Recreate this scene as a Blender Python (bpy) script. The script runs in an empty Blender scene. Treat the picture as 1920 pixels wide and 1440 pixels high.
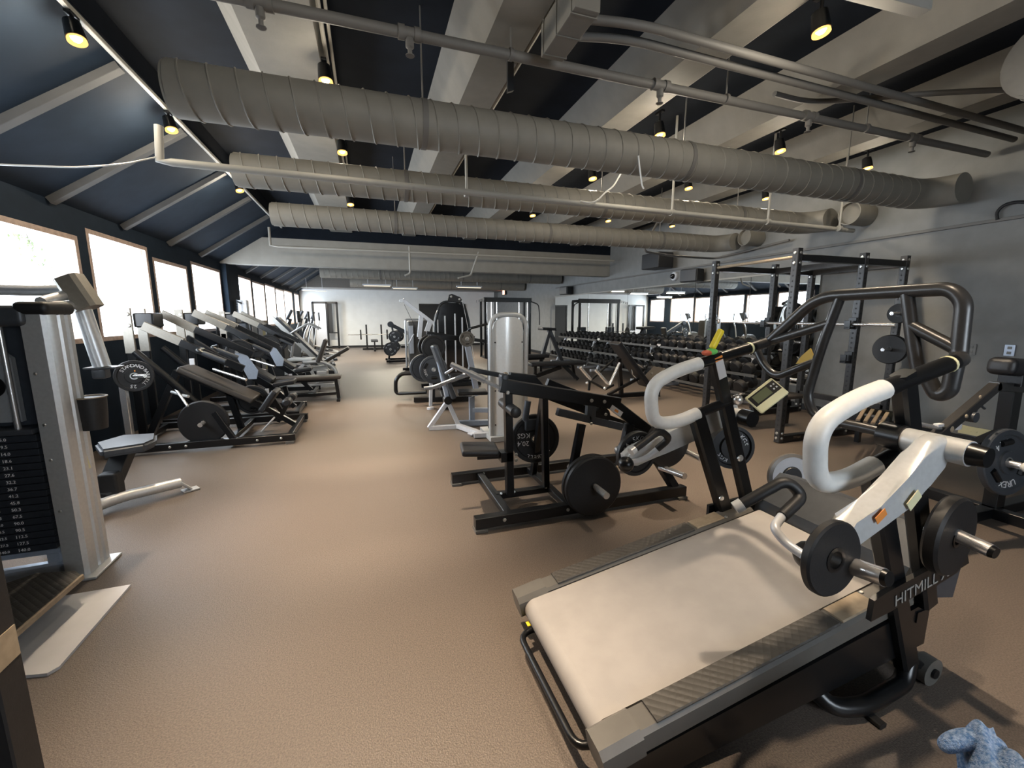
import bpy, bmesh, math, random
from mathutils import Vector, Matrix, Quaternion
V = Vector
random.seed(7)
scene = bpy.context.scene
C = scene.collection.objects
PI = math.pi

# ------------------------------------------------------------------ camera
FPX = 790.0
YAW, PITCH, CAMZ = math.radians(18.65), math.radians(9.06), 1.5
FW = V((math.sin(YAW) * math.cos(PITCH), math.cos(YAW) * math.cos(PITCH), -math.sin(PITCH)))
RT = V((math.cos(YAW), -math.sin(YAW), 0))
UP = RT.cross(FW)
CAM = V((0, 0, CAMZ))
cd = bpy.data.cameras.new('camera')
cd.sensor_width = 36.0
cd.lens = FPX / 1920 * 36.0
cd.clip_start = 0.02
co = bpy.data.objects.new('camera', cd)
C.link(co)
M3 = Matrix((RT, UP, -FW)).transposed()
co.matrix_world = Matrix.Translation(CAM) @ M3.to_4x4()
scene.camera = co


def ray(x, y):
    return FW * FPX + RT * (x - 960) + UP * (720 - y)


def aZ(x, y, z=0.0):
    d = ray(x, y)
    return CAM + d * ((z - CAMZ) / d.z)


def aY(x, y, v):
    d = ray(x, y)
    return CAM + d * (v / d.y)


def aX(x, y, v):
    d = ray(x, y)
    return CAM + d * (v / d.x)


# ------------------------------------------------------------------ materials
MATS = {}


def mat(name, col, rough=0.5, metal=0.0, vary=0.0, scale=40.0, bump=0.0, bscale=None, coat=0.0, spec=0.5, col2=None):
    m = bpy.data.materials.new(name)
    m.use_nodes = True
    nt = m.node_tree
    b = nt.nodes['Principled BSDF']
    b.inputs['Base Color'].default_value = (*col, 1)
    b.inputs['Roughness'].default_value = rough
    b.inputs['Metallic'].default_value = metal
    b.inputs['Specular IOR Level'].default_value = spec
    if coat:
        b.inputs['Coat Weight'].default_value = coat
        b.inputs['Coat Roughness'].default_value = 0.15
    tc = nt.nodes.new('ShaderNodeTexCoord')
    if vary or col2:
        n = nt.nodes.new('ShaderNodeTexNoise')
        n.inputs['Scale'].default_value = scale
        n.inputs['Detail'].default_value = 4
        nt.links.new(tc.outputs['Object'], n.inputs['Vector'])
        r = nt.nodes.new('ShaderNodeValToRGB')
        c2 = col2 or tuple(min(1, c * (1 + vary)) for c in col)
        c1 = tuple(c * (1 - vary) for c in col)
        r.color_ramp.elements[0].position = 0.35
        r.color_ramp.elements[1].position = 0.65
        r.color_ramp.elements[0].color = (*c1, 1)
        r.color_ramp.elements[1].color = (*c2, 1)
        nt.links.new(n.outputs['Fac'], r.inputs['Fac'])
        nt.links.new(r.outputs['Color'], b.inputs['Base Color'])
    if bump:
        n2 = nt.nodes.new('ShaderNodeTexNoise')
        n2.inputs['Scale'].default_value = bscale or scale
        n2.inputs['Detail'].default_value = 3
        nt.links.new(tc.outputs['Object'], n2.inputs['Vector'])
        bp = nt.nodes.new('ShaderNodeBump')
        bp.inputs['Strength'].default_value = bump
        bp.inputs['Distance'].default_value = 0.01
        nt.links.new(n2.outputs['Fac'], bp.inputs['Height'])
        nt.links.new(bp.outputs['Normal'], b.inputs['Normal'])
    MATS[name] = m
    return m


def emis(name, col, strength):
    m = bpy.data.materials.new(name)
    m.use_nodes = True
    nt = m.node_tree
    nt.nodes.remove(nt.nodes['Principled BSDF'])
    e = nt.nodes.new('ShaderNodeEmission')
    e.inputs['Color'].default_value = (*col, 1)
    e.inputs['Strength'].default_value = strength
    nt.links.new(e.outputs[0], nt.nodes['Material Output'].inputs[0])
    MATS[name] = m
    return m


M = MATS
mat('floor_rubber', (0.13, 0.104, 0.085), 0.42, vary=0.27, scale=150, bump=0.3, bscale=190, spec=0.45)
mat('wall_grey', (0.2, 0.203, 0.2), 0.75, vary=0.06, scale=6, bump=0.06, bscale=120)
mat('wall_white', (0.74, 0.75, 0.74), 0.8, vary=0.03, scale=3)
mat('ceiling_dark', (0.007, 0.010, 0.016), 0.9, vary=0.12, scale=5, spec=0.15)
mat('slope_dark', (0.010, 0.018, 0.030), 0.8, vary=0.1, scale=5, spec=0.2)
mat('beam_paint', (0.165, 0.156, 0.137), 0.75, vary=0.06, scale=7, bump=0.08, bscale=60)
mat('rafter_paint', (0.085, 0.085, 0.085), 0.75, vary=0.06, scale=7)
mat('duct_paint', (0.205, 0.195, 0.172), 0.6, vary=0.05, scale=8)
mat('girder_paint', (0.27, 0.26, 0.235), 0.7, vary=0.05, scale=5)
mat('pipe_paint', (0.13, 0.125, 0.117), 0.6)
mat('pipe_light', (0.34, 0.33, 0.3), 0.55)
mat('frame_wood', (0.42, 0.31, 0.25), 0.5, vary=0.15, scale=20)
mat('black_metal', (0.005, 0.0055, 0.0065), 0.3, vary=0.1, scale=30, spec=0.5)
mat('black_matte', (0.012, 0.0125, 0.014), 0.55, vary=0.15, scale=60, bump=0.05, bscale=200)
mat('rack_metal', (0.03, 0.029, 0.029), 0.32, vary=0.1, scale=50)
mat('graphite', (0.06, 0.067, 0.078), 0.4, 0.2, vary=0.06, scale=30)
mat('vinyl', (0.014, 0.0145, 0.017), 0.42, vary=0.15, scale=90, bump=0.1, bscale=260)
mat('vinyl_brown', (0.055, 0.047, 0.04), 0.4, vary=0.15, scale=90, bump=0.1, bscale=260)
mat('mid_steel', (0.30, 0.32, 0.345), 0.35, 0.5, vary=0.04, scale=40)
mat('rubber', (0.008, 0.008, 0.009), 0.5, vary=0.15, scale=70, bump=0.06, bscale=200)
mat('silver', (0.62, 0.625, 0.62), 0.36, 0.55, vary=0.04, scale=60)
mat('silver_paint', (0.56, 0.57, 0.57), 0.33, 0.25, vary=0.04, scale=60)
mat('white_steel', (0.62, 0.64, 0.68), 0.35, 0.1, vary=0.04, scale=40)
mat('blue_steel', (0.42, 0.48, 0.58), 0.35, 0.25, vary=0.04, scale=40)
mat('silver_bright', (0.9, 0.92, 0.92), 0.28, 0.2, vary=0.02, scale=40)
mat('warm_steel', (0.27, 0.25, 0.215), 0.4, 0.3, vary=0.05, scale=40)
mat('chrome', (0.88, 0.87, 0.86), 0.25, 0.85)
mat('bolt_steel', (0.6, 0.6, 0.58), 0.3, 0.9)
mat('white_print', (0.75, 0.76, 0.78), 0.6)
mat('grey_print', (0.3, 0.29, 0.27), 0.6)
mat('white_grip', (0.68, 0.68, 0.66), 0.42, vary=0.03, scale=50)
mat('white_board', (0.62, 0.615, 0.63), 0.4, vary=0.03, scale=10)
mat('orange', (0.75, 0.26, 0.05), 0.5)
mat('yellow', (0.8, 0.62, 0.03), 0.5)
mat('green', (0.15, 0.55, 0.12), 0.5)
mat('red', (0.6, 0.12, 0.06), 0.5)
mat('pale_yellow', (0.72, 0.68, 0.42), 0.5)
mat('mustard', (0.5, 0.33, 0.06), 0.55)
mat('lcd', (0.13, 0.14, 0.08), 0.15)
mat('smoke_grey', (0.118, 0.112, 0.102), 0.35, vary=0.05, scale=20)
mat('shroud_black', (0.006, 0.0063, 0.0075), 0.08, coat=0.6)
mat('mirror', (0.86, 0.88, 0.87), 0.015, 1.0)
mat('towel_blue', (0.14, 0.29, 0.58), 0.95, vary=0.18, scale=120, bump=1.0, bscale=300, col2=(0.42, 0.54, 0.72))
mat('bark', (0.05, 0.045, 0.03), 0.9, vary=0.2, scale=20)
mat('leaf', (0.06, 0.085, 0.02), 0.6, vary=0.25, scale=9)
mat('cable_white', (0.6, 0.6, 0.58), 0.5)
mat('tan', (0.33, 0.26, 0.18), 0.6, vary=0.1, scale=40)
mat('stack_plate', (0.03, 0.036, 0.046), 0.45, 0.3, vary=0.08, scale=30)
emis('lamp_glow', (1.0, 0.78, 0.45), 14)
emis('lamp_halo', (1.0, 0.50, 0.14), 1.1)  # orange halo round the bulb, given as a glow of its own
emis('exit_glow', (1.0, 0.3, 0.16), 5)
emis('tube_glow', (1.0, 0.9, 0.7), 0.55)


def diamond_mat():
    m = mat('tread_rubber', (0.055, 0.05, 0.044), 0.55)
    nt = m.node_tree
    b = nt.nodes['Principled BSDF']
    tc = nt.nodes.new('ShaderNodeTexCoord')
    mp = nt.nodes.new('ShaderNodeMapping')
    mp.inputs['Scale'].default_value = (42, 42, 42)
    mp.inputs['Rotation'].default_value = (0, 0, math.radians(45))
    ck = nt.nodes.new('ShaderNodeTexVoronoi')
    ck.inputs['Randomness'].default_value = 0.0
    ck.inputs['Scale'].default_value = 1.0
    nt.links.new(tc.outputs['Object'], mp.inputs['Vector'])
    nt.links.new(mp.outputs['Vector'], ck.inputs['Vector'])
    bp = nt.nodes.new('ShaderNodeBump')
    bp.inputs['Strength'].default_value = 0.9
    bp.inputs['Distance'].default_value = 0.006
    bp.invert = True
    nt.links.new(ck.outputs['Distance'], bp.inputs['Height'])
    nt.links.new(bp.outputs['Normal'], b.inputs['Normal'])


diamond_mat()


def belt_mat():
    m = mat('belt_weave', (0.33, 0.31, 0.295), 0.62, vary=0.05, scale=9)
    nt = m.node_tree
    b = nt.nodes['Principled BSDF']
    tc = nt.nodes.new('ShaderNodeTexCoord')
    w = nt.nodes.new('ShaderNodeTexWave')
    w.inputs['Scale'].default_value = 110
    w.bands_direction = 'Y'
    nt.links.new(tc.outputs['Object'], w.inputs['Vector'])
    bp = nt.nodes.new('ShaderNodeBump')
    bp.inputs['Strength'].default_value = 0.18
    bp.inputs['Distance'].default_value = 0.003
    nt.links.new(w.outputs['Fac'], bp.inputs['Height'])
    nt.links.new(bp.outputs['Normal'], b.inputs['Normal'])


belt_mat()


def glass_mat():
    m = bpy.data.materials.new('pane_glass')
    m.use_nodes = True
    nt = m.node_tree
    nt.nodes.remove(nt.nodes['Principled BSDF'])
    t = nt.nodes.new('ShaderNodeBsdfTransparent')
    g = nt.nodes.new('ShaderNodeBsdfGlossy')
    g.inputs['Roughness'].default_value = 0.03
    mx = nt.nodes.new('ShaderNodeMixShader')
    mx.inputs[0].default_value = 0.06
    nt.links.new(t.outputs[0], mx.inputs[1])
    nt.links.new(g.outputs[0], mx.inputs[2])
    nt.links.new(mx.outputs[0], nt.nodes['Material Output'].inputs[0])
    M['pane_glass'] = m


glass_mat()


# ------------------------------------------------------------------ mesh builder
def frame_of(d, up=V((0, 0, 1))):
    d = d.normalized()
    if abs(d.dot(up)) > 0.98:
        up = V((0, 1, 0)) if abs(d.y) < 0.9 else V((1, 0, 0))
    s = d.cross(up).normalized()
    u = s.cross(d).normalized()
    return d, s, u


class MB:
    def __init__(self):
        self.bm = bmesh.new()

    def _hull(self, lo, hi, cap=True):
        n = len(lo)
        for i in range(n):
            self.bm.faces.new((lo[i], lo[(i + 1) % n], hi[(i + 1) % n], hi[i]))
        if cap:
            self.bm.faces.new(lo[::-1])
            self.bm.faces.new(hi)

    def beam(self, p, q, w, h, up=(0, 0, 1), bev=0.004, ext=0.0):
        """rectangular bar from p to q; w across, h along 'up'"""
        p, q = V(p), V(q)
        d, s, u = frame_of(q - p, V(up))
        p = p - d * ext
        q = q + d * ext
        b = min(bev, w * 0.35, h * 0.35)
        if b > 0:
            pr = [(-w / 2 + b, -h / 2), (w / 2 - b, -h / 2), (w / 2, -h / 2 + b), (w / 2, h / 2 - b), (w / 2 - b, h / 2), (-w / 2 + b, h / 2), (-w / 2, h / 2 - b), (-w / 2, -h / 2 + b)]
        else:
            pr = [(-w / 2, -h / 2), (w / 2, -h / 2), (w / 2, h / 2), (-w / 2, h / 2)]
        lo = [self.bm.verts.new(p + s * a + u * c) for a, c in pr]
        hi = [self.bm.verts.new(q + s * a + u * c) for a, c in pr]
        self._hull(lo, hi)
        return self

    def box(self, c, size, bev=0.004, rz=0.0, rot=None):
        c = V(c)
        sx, sy, sz = [x / 2 for x in size]
        r = rot if rot is not None else Matrix.Rotation(rz, 3, 'Z')
        t = bmesh.new()
        bmesh.ops.create_cube(t, size=1.0)
        for v in t.verts:
            v.co = V((v.co.x * size[0], v.co.y * size[1], v.co.z * size[2]))
        b = min(bev, min(size) * 0.4)
        if b > 0:
            bmesh.ops.bevel(t, geom=t.edges[:], offset=b, segments=2 if b < 0.012 else 3, affect='EDGES', profile=0.5)
        self._take(t, lambda co: c + r @ co)
        return self

    def _take(self, t, f):
        mp = {}
        for v in t.verts:
            mp[v.index] = self.bm.verts.new(f(v.co))
        for fc in t.faces:
            try:
                self.bm.faces.new([mp[v.index] for v in fc.verts])
            except ValueError:
                pass
        t.free()

    def tube(self, pts, r, fillet=0.0, n=10, closed=False, seg=5):
        pts = [V(p) for p in pts]
        if fillet > 0 and len(pts) > 2:
            out = [] if closed else [pts[0]]
            rng = range(len(pts)) if closed else range(1, len(pts) - 1)
            N = len(pts)
            for i in rng:
                a, b, c = pts[i - 1], pts[i], pts[(i + 1) % N]
                d1, d2 = (a - b), (c - b)
                l = min(fillet, d1.length * 0.48, d2.length * 0.48)
                p1, p2 = b + d1.normalized() * l, b + d2.normalized() * l
                for k in range(seg + 1):
                    t = k / seg
                    out.append(p1 * (1 - t) ** 2 + b * 2 * t * (1 - t) + p2 * t * t)
            if not closed:
                out.append(pts[-1])
            pts = out
        N = len(pts)
        rings = []
        prev = None
        for i in range(N):
            if closed:
                d = pts[(i + 1) % N] - pts[i - 1]
            else:
                d = pts[min(i + 1, N - 1)] - pts[max(i - 1, 0)]
            if d.length < 1e-9:
                d = V((0, 0, 1))
            d.normalize()
            if prev is None:
                _, s, u = frame_of(d)
            else:
                u = prev - d * prev.dot(d)
                if u.length < 1e-6:
                    _, s, u = frame_of(d)
                u.normalize()
                s = d.cross(u)
            prev = u
            rr = r[i] if isinstance(r, (list, tuple)) else r
            rings.append([self.bm.verts.new(pts[i] + (s * math.cos(2 * PI * k / n) + u * math.sin(2 * PI * k / n)) * rr) for k in range(n)])
        for i in range(N - 1 + (1 if closed else 0)):
            a, b = rings[i], rings[(i + 1) % N]
            for k in range(n):
                self.bm.faces.new((a[k], a[(k + 1) % n], b[(k + 1) % n], b[k]))
        if not closed:
            self.bm.faces.new(rings[0][::-1])
            self.bm.faces.new(rings[-1])
        return self

    def cyl(self, p, q, r, r2=None, n=20):
        return self.lathe(p, V(q) - V(p), [(r, 0), (r2 if r2 is not None else r, (V(q) - V(p)).length)], n)

    def lathe(self, c, axis, prof, n=28, caps=True):
        c = V(c)
        d, s, u = frame_of(V(axis))
        rings = []
        for rr, h in prof:
            if rr < 1e-6:
                rings.append([self.bm.verts.new(c + d * h)])
            else:
                rings.append([self.bm.verts.new(c + d * h + (s * math.cos(2 * PI * k / n) + u * math.sin(2 * PI * k / n)) * rr) for k in range(n)])
        for a, b in zip(rings, rings[1:]):
            for k in range(n):
                if len(a) == 1 and len(b) == 1:
                    continue
                if len(a) == 1:
                    self.bm.faces.new((a[0], b[(k + 1) % n], b[k]))
                elif len(b) == 1:
                    self.bm.faces.new((a[k], a[(k + 1) % n], b[0]))
                else:
                    self.bm.faces.new((a[k], a[(k + 1) % n], b[(k + 1) % n], b[k]))
        if caps:
            if len(rings[0]) > 1:
                self.bm.faces.new(rings[0][::-1])
            if len(rings[-1]) > 1:
                self.bm.faces.new(rings[-1])
        return self

    def sphere(self, c, r, n=16, sq=(1, 1, 1)):
        t = bmesh.new()
        bmesh.ops.create_uvsphere(t, u_segments=n, v_segments=max(6, n // 2), radius=r)
        c = V(c)
        self._take(t, lambda co: c + V((co.x * sq[0], co.y * sq[1], co.z * sq[2])))
        return self

    def prism(self, pts, vec):
        vec = V(vec)
        lo = [self.bm.verts.new(V(p)) for p in pts]
        hi = [self.bm.verts.new(V(p) + vec) for p in pts]
        self._hull(lo, hi)
        return self

    def pad(self, p, q, w, t, up, bev=0.022):
        """upholstered cushion from p to q (its long axis), width w, thickness t towards 'up'"""
        p, q = V(p), V(q)
        d, s, u = frame_of(q - p, V(up))
        L = (q - p).length
        r = Matrix((d, s, u)).transposed()
        return self.box((p + q) / 2, (L, w, t), bev=min(bev, t * 0.45), rot=r)

    def bolt(self, c, axis, r=0.012, h=0.008):
        a = V(axis).normalized()
        return self.lathe(V(c), a, [(r, 0), (r, h * 0.5), (r * 0.7, h), (0, h)], 8)


OFF = {}


def new_obj(name, mesh):
    o = bpy.data.objects.new(name, mesh)
    C.link(o)
    return o


def part(name, mb, m, parent=None, label=None, smooth=35):
    bm = mb.bm
    bmesh.ops.recalc_face_normals(bm, faces=bm.faces[:])
    me = bpy.data.meshes.new(name)
    off = OFF.get(parent.name) if parent else None
    if off is not None:
        bmesh.ops.translate(bm, verts=bm.verts[:], vec=-off)
    bm.to_mesh(me)
    bm.free()
    me.materials.append(M[m] if isinstance(m, str) else m)
    for p in me.polygons:
        p.use_smooth = True
    me.set_sharp_from_angle(angle=math.radians(smooth))
    o = new_obj(name, me)
    wn = o.modifiers.new('normals', 'WEIGHTED_NORMAL')
    wn.keep_sharp = True
    if parent:
        o.parent = parent
        if off is not None:
            OFF[o.name] = off
    if label:
        o['label'] = label
    return o


def part_split(name, mb, m, parent):
    """one part per loose piece"""
    bm = mb.bm
    left = set(bm.verts)
    while left:
        st_ = [left.pop()]
        isl = set(st_)
        while st_:
            v = st_.pop()
            for e in v.link_edges:
                w_ = e.other_vert(v)
                if w_ not in isl:
                    isl.add(w_); left.discard(w_); st_.append(w_)
        n = MB()
        mp = {v: n.bm.verts.new(v.co) for v in isl}
        for f in bm.faces:
            if f.verts[0] in isl:
                n.bm.faces.new([mp[v] for v in f.verts])
        part(name, n, m, parent)
    bm.free()


def thing(name, label, cat, loc=None, rz=0.0, group=None):
    """An Empty at the thing's base. With loc as world origin its parts are given in world coordinates unless rz/local use."""
    o = bpy.data.objects.new(name, None)
    o.empty_display_size = 0.1
    C.link(o)
    o['label'] = label
    o['category'] = cat
    if group:
        o['group'] = group
    if loc is not None:
        o.location = V(loc)
        o.rotation_euler = (0, 0, rz)
    return o


def wthing(name, label, cat, loc, group=None):
    """thing whose parts are given in world coordinates"""
    o = thing(name, label, cat, loc, 0, group)
    OFF[o.name] = V(loc)
    return o


def solo(name, mb, m, label, cat, group=None, loc=None, kind=None):
    """a thing that is one mesh, given in world coordinates"""
    if loc is not None:
        bmesh.ops.translate(mb.bm, verts=mb.bm.verts[:], vec=-V(loc))
    o = part(name, mb, m)
    if loc is not None:
        o.location = V(loc)
    o['label'] = label
    o['category'] = cat
    if group:
        o['group'] = group
    if kind:
        o['kind'] = kind
    return o


def struct(name, mb, m, parent=None, smooth=35):
    o = part(name, mb, m, parent, smooth=smooth)
    if not parent:
        o['kind'] = 'structure'
    return o


def dup(root, loc, rz=None, label=None, group=None):
    r = root.copy()
    C.link(r)
    r.location = V(loc)
    if rz is not None:
        r.rotation_euler = (0, 0, rz)
    if label:
        r['label'] = label
    if group:
        r['group'] = group
    for ch in root.children:
        c = ch.copy()
        C.link(c)
        c.parent = r
        for g in ch.children:
            d = g.copy()
            C.link(d)
            d.parent = c
    return r


def text_bm(s, size, extrude=0.0008):
    cu = bpy.data.curves.new('t', 'FONT')
    cu.body = s
    cu.size = size
    cu.extrude = extrude
    cu.align_x = 'CENTER'
    cu.align_y = 'CENTER'
    cu.resolution_u = 2
    o = bpy.data.objects.new('t', cu)
    C.link(o)
    dg = bpy.context.evaluated_depsgraph_get()
    me = bpy.data.meshes.new_from_object(o.evaluated_get(dg))
    bm = bmesh.new()
    bm.from_mesh(me)
    bpy.data.objects.remove(o)
    bpy.data.curves.remove(cu)
    bpy.data.meshes.remove(me)
    return bm


def put_text(mb, s, size, c, right, up, bold=0.0):
    t = text_bm(s, size)
    c, right, up = V(c), V(right).normalized(), V(up).normalized()
    nrm = right.cross(up)
    mb._take(t, lambda co: c + right * co.x + up * co.y + nrm * co.z)


def arc_text(mb, s, size, c, axis, updir, rad, a0, da):
    """letters around a circle; a0 angle of the middle (clockwise from updir seen along -axis), da spacing"""
    ax = V(axis).normalized()
    up = V(updir)
    up = (up - ax * up.dot(ax)).normalized()
    right = up.cross(ax)
    n = len(s)
    for i, ch in enumerate(s):
        if ch == ' ':
            continue
        a = a0 + (i - (n - 1) / 2) * da
        o = up * math.cos(a) + right * math.sin(a)
        t = right * math.cos(a) - up * math.sin(a)
        if da < 0:
            t, o2 = -t, -o
        else:
            o2 = o
        put_text(mb, ch, size, V(c) + o * rad, t, o2)


def plate(label, c, axis, r=0.225, t=0.04, words=None, group=None, holes=False, updir=(0, 0, 1), m='rubber', name='weight_plate', print_m='white_print', plain=False):
    """a weight plate: c centre, axis = direction of the face that shows"""
    c = V(c)
    ax = V(axis).normalized()
    o = wthing(name, label, 'weight plate', c, group)
    b = MB()
    h = t / 2
    prof = [(0.026, -h), (0.075, -h), (0.08, -h * 0.55), (r * 0.8, -h * 0.55), (r * 0.84, -h), (r * 0.97, -h), (r, -h * 0.7), (r, h * 0.7), (r * 0.97, h), (r * 0.84, h), (r * 0.8, h * 0.55), (0.08, h * 0.55), (0.075, h), (0.026, h), (0.026, -h)]
    if plain:
        prof = [(0.026, -h), (r * 0.95, -h), (r, -h * 0.6), (r, h * 0.6), (r * 0.95, h), (0.05, h * 0.92), (0.026, h * 0.92), (0.026, -h)]
    b.lathe(c, ax, prof, 44, caps=False)
    part('disc', b, m, o)
    b = MB()
    b.lathe(c, ax, [(0.0255, -h - 0.001), (0.036, -h - 0.001), (0.036, h + 0.001), (0.0255, h + 0.001)], 20, caps=False)
    part('hub', b, 'black_metal' if plain else 'bolt_steel', o)
    if holes:
        b = MB()
        _, s, u = frame_of(ax, V(updir))
        for k in range(3):
            a = k * 2 * PI / 3 + 0.5
            q = c + (s * math.cos(a) + u * math.sin(a)) * r * 0.6
            tt = (-s * math.sin(a) + u * math.cos(a))
            b.tube([q - tt * r * 0.2 + ax * h * 0.5, q + tt * r * 0.2 + ax * h * 0.5], r * 0.1, n=8)
        part('grip', b, 'black_metal', o)
    if words:
        b = MB()
        for (s, size, a0, da, rad) in words:
            arc_text(b, s, size, c + ax * (h * 0.55 + 0.0015), ax, updir, rad * r, a0, da)
        part('lettering', b, print_m, o)
    return o
# ------------------------------------------------------------------ setting
XL, XR, YF, YN = -3.0, 6.7, 22.3, -2.6
ZS, ZB = 3.74, 3.45          # slab and stem bottom of the ceiling

b = MB(); b.box(((XL + XR) / 2, (YF + YN) / 2, -0.05), (XR - XL + 0.6, YF - YN + 0.6, 0.1), 0)
struct('floor', b, 'floor_rubber')

WIN = [(3.3, 4.4, 2.5), (4.55, 6.13, 2.38), (6.3, 7.73, 2.5), (7.86, 9.14, 2.38), (9.33, 10.96, 2.5),
       (11.98, 13.53, 2.53), (13.65, 15.1, 2.5), (15.2, 16.7, 2.53), (16.8, 18.3, 2.5), (18.4, 20.2, 2.53), (20.75, 22.05, 2.53)]
SILL = 1.21
b = MB()
b.box((XL - 0.1, (YN + YF) / 2, SILL / 2), (0.2, YF - YN, SILL), 0)
b.box((XL - 0.1, (YN + YF) / 2, 2.62), (0.2, YF - YN, 0.18), 0)
edges = [YN] + [v for w in WIN for v in w[:2]] + [YF]
for i in range(0, len(edges), 2):
    b.box((XL - 0.1, (edges[i] + edges[i + 1]) / 2, (SILL + 2.53) / 2), (0.2, edges[i + 1] - edges[i], 2.53 - SILL), 0)
for (y0, y1, zt) in WIN:
    if zt < 2.53:
        b.box((XL - 0.1, (y0 + y1) / 2, (zt + 2.53) / 2), (0.2, y1 - y0, 2.53 - zt), 0)
b.box((XL + 0.05, 11.46, 1.35), (0.12, 0.9, 2.7), 0.01)
struct('wall_left', b, 'slope_dark')

for i, (y0, y1, zt) in enumerate(WIN):
    w = bpy.data.objects.new('window_%d' % (i + 1), None)
    C.link(w)
    w['kind'] = 'structure'
    f = 0.055
    fr = MB()
    x = XL - 0.1
    rec = -0.03 if zt < 2.45 else 0.05
    fr.box((x, y0 + f / 2, (SILL + zt) / 2), (0.205, f, zt - SILL), 0.004)
    fr.box((x, y1 - f / 2, (SILL + zt) / 2), (0.205, f, zt - SILL), 0.004)
    fr.box((x, (y0 + y1) / 2, SILL + f / 2), (0.205, y1 - y0 - 2 * f, f), 0.004)
    fr.box((x, (y0 + y1) / 2, zt - f / 2), (0.205, y1 - y0 - 2 * f, f), 0.004)
    part('frame', fr, 'frame_wood', w)
    g = MB()
    x += rec
    g.box((x, (y0 + y1) / 2, (SILL + zt) / 2), (0.006, y1 - y0 - 2 * f, zt - SILL - 2 * f), 0)
    part('pane', g, 'pane_glass', w)

b = MB(); b.box((XR + 0.1, (YN + YF) / 2, 2.1), (0.2, YF - YN, 4.2), 0)
struct('wall_right', b, 'wall_grey')
b = MB(); b.box(((XL + XR) / 2, YF + 0.1, 2.1), (XR - XL + 0.4, 0.2, 4.2), 0)
struct('wall_far', b, 'wall_white')
NW = (0.9, 2.9, 1.1, 2.3)  # opening for the added fill window
b = MB(); b.box(((XL - 0.2 + NW[0]) / 2, YN - 0.1, 2.1), (NW[0] - XL + 0.2, 0.2, 4.2), 0); b.box(((XR + 0.2 + NW[1]) / 2, YN - 0.1, 2.1), (XR + 0.2 - NW[1], 0.2, 4.2), 0)
b.box(((NW[0] + NW[1]) / 2, YN - 0.1, NW[2] / 2), (NW[1] - NW[0], 0.2, NW[2]), 0); b.box(((NW[0] + NW[1]) / 2, YN - 0.1, (NW[3] + 4.2) / 2), (NW[1] - NW[0], 0.2, 4.2 - NW[3]), 0)
struct('wall_near', b, 'wall_grey')
w = bpy.data.objects.new('window_20', None); C.link(w); w['kind'] = 'structure'  # unseen window added behind the camera for fill light
b = MB()
for k in range(4):
    xx = NW[0] + 0.03 + (NW[1] - NW[0] - 0.06) * k / 3
    b.box((xx, YN - 0.1, (NW[2] + NW[3]) / 2), (0.06, 0.1, NW[3] - NW[2]), 0.004)
for zz in (NW[2] + 0.03, NW[3] - 0.03):
    b.box(((NW[0] + NW[1]) / 2, YN - 0.1, zz), (NW[1] - NW[0], 0.09, 0.06), 0.004)
part('frame', b, 'frame_wood', w)
b = MB(); b.box(((NW[0] + NW[1]) / 2, YN - 0.1, (NW[2] + NW[3]) / 2), (NW[1] - NW[0], 0.006, NW[3] - NW[2]), 0); part('pane', b, 'pane_glass', w)
b = MB(); b.box(((XL + XR) / 2, YF - 0.01, 0.05), (XR - XL, 0.02, 0.1), 0)
struct('baseboard_far', b, 'black_matte')
b = MB(); b.box((XR - 0.01, (YN + YF) / 2, 0.05), (0.02, YF - YN, 0.1), 0)
struct('baseboard_right', b, 'black_matte')
b = MB(); b.box((XR - 0.02, 8.2, 2.56), (0.03, 13, 0.035), 0.005)
struct('trim_1', b, 'pipe_paint')

# sloped ceiling over the windows
XT, ZT = -1.75, 3.5
b = MB(); b.prism([(XL - 0.2, YN, 2.55), (XT, YN, ZT), (XT, YN, ZT + 0.14), (XL - 0.2, YN, 2.72)], (0, YF - YN, 0))
struct('ceiling_slope', b, 'slope_dark')
sl = V((XT - XL, 0, ZT - 2.70)).normalized()
for i, y in enumerate([0.4, 1.75, 3.1, 4.5, 5.75, 7.1, 8.45, 9.8, 13.0, 14.6, 16.2, 17.8, 19.4, 21.0]):
    b = MB(); b.beam((XL + 0.02, y, 2.655), (XT - 0.02, y, ZT - 0.035), 0.085, 0.07, bev=0.003)
    struct('trim_%d' % (i + 2), b, 'rafter_paint')
# flat slab with stems
b = MB(); b.box(((XT + XR) / 2, (YN + 11) / 2, ZS + 0.06), (XR - XT + 0.2, 11 - YN, 0.12), 0)
struct('ceiling', b, 'ceiling_dark')
b = MB(); b.box((XT - 0.01, (YN + 11) / 2, (ZT + ZS) / 2 + 0.04), (0.04, 11 - YN, ZS - ZT), 0)
struct('trim_52', b, 'ceiling_dark')
STEMS = [(-0.72, -0.25), (0.9, 1.2), (2.4, 2.7), (3.92, 4.2), (5.42, 5.7)]
for i, (x0, x1) in enumerate(STEMS):
    b = MB(); b.prism([(x0, YN, ZB), (x1, YN, ZB), (x1 + 0.03, YN, ZS), (x0 - 0.2, YN, ZS)], (0, 11 - YN, 0))
    struct('trim_%d' % (i + 40), b, 'beam_paint')
b = MB(); b.box(((XL + XR) / 2, 11.13, 2.95), (XR - XL, 0.26, 0.6), 0.01)
struct('trim_50', b, 'girder_paint')
b = MB(); b.box(((XL + XR) / 2, 11.1, 3.62), (XR - XL, 0.2, 0.75), 0)
struct('trim_51', b, 'ceiling_dark')
b = MB(); b.box(((XT + XR) / 2, (11.2 + YF) / 2, 3.45), (XR - XT + 0.2, YF - 11.2, 0.12), 0)
struct('ceiling_rear', b, 'ceiling_dark')
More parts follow.
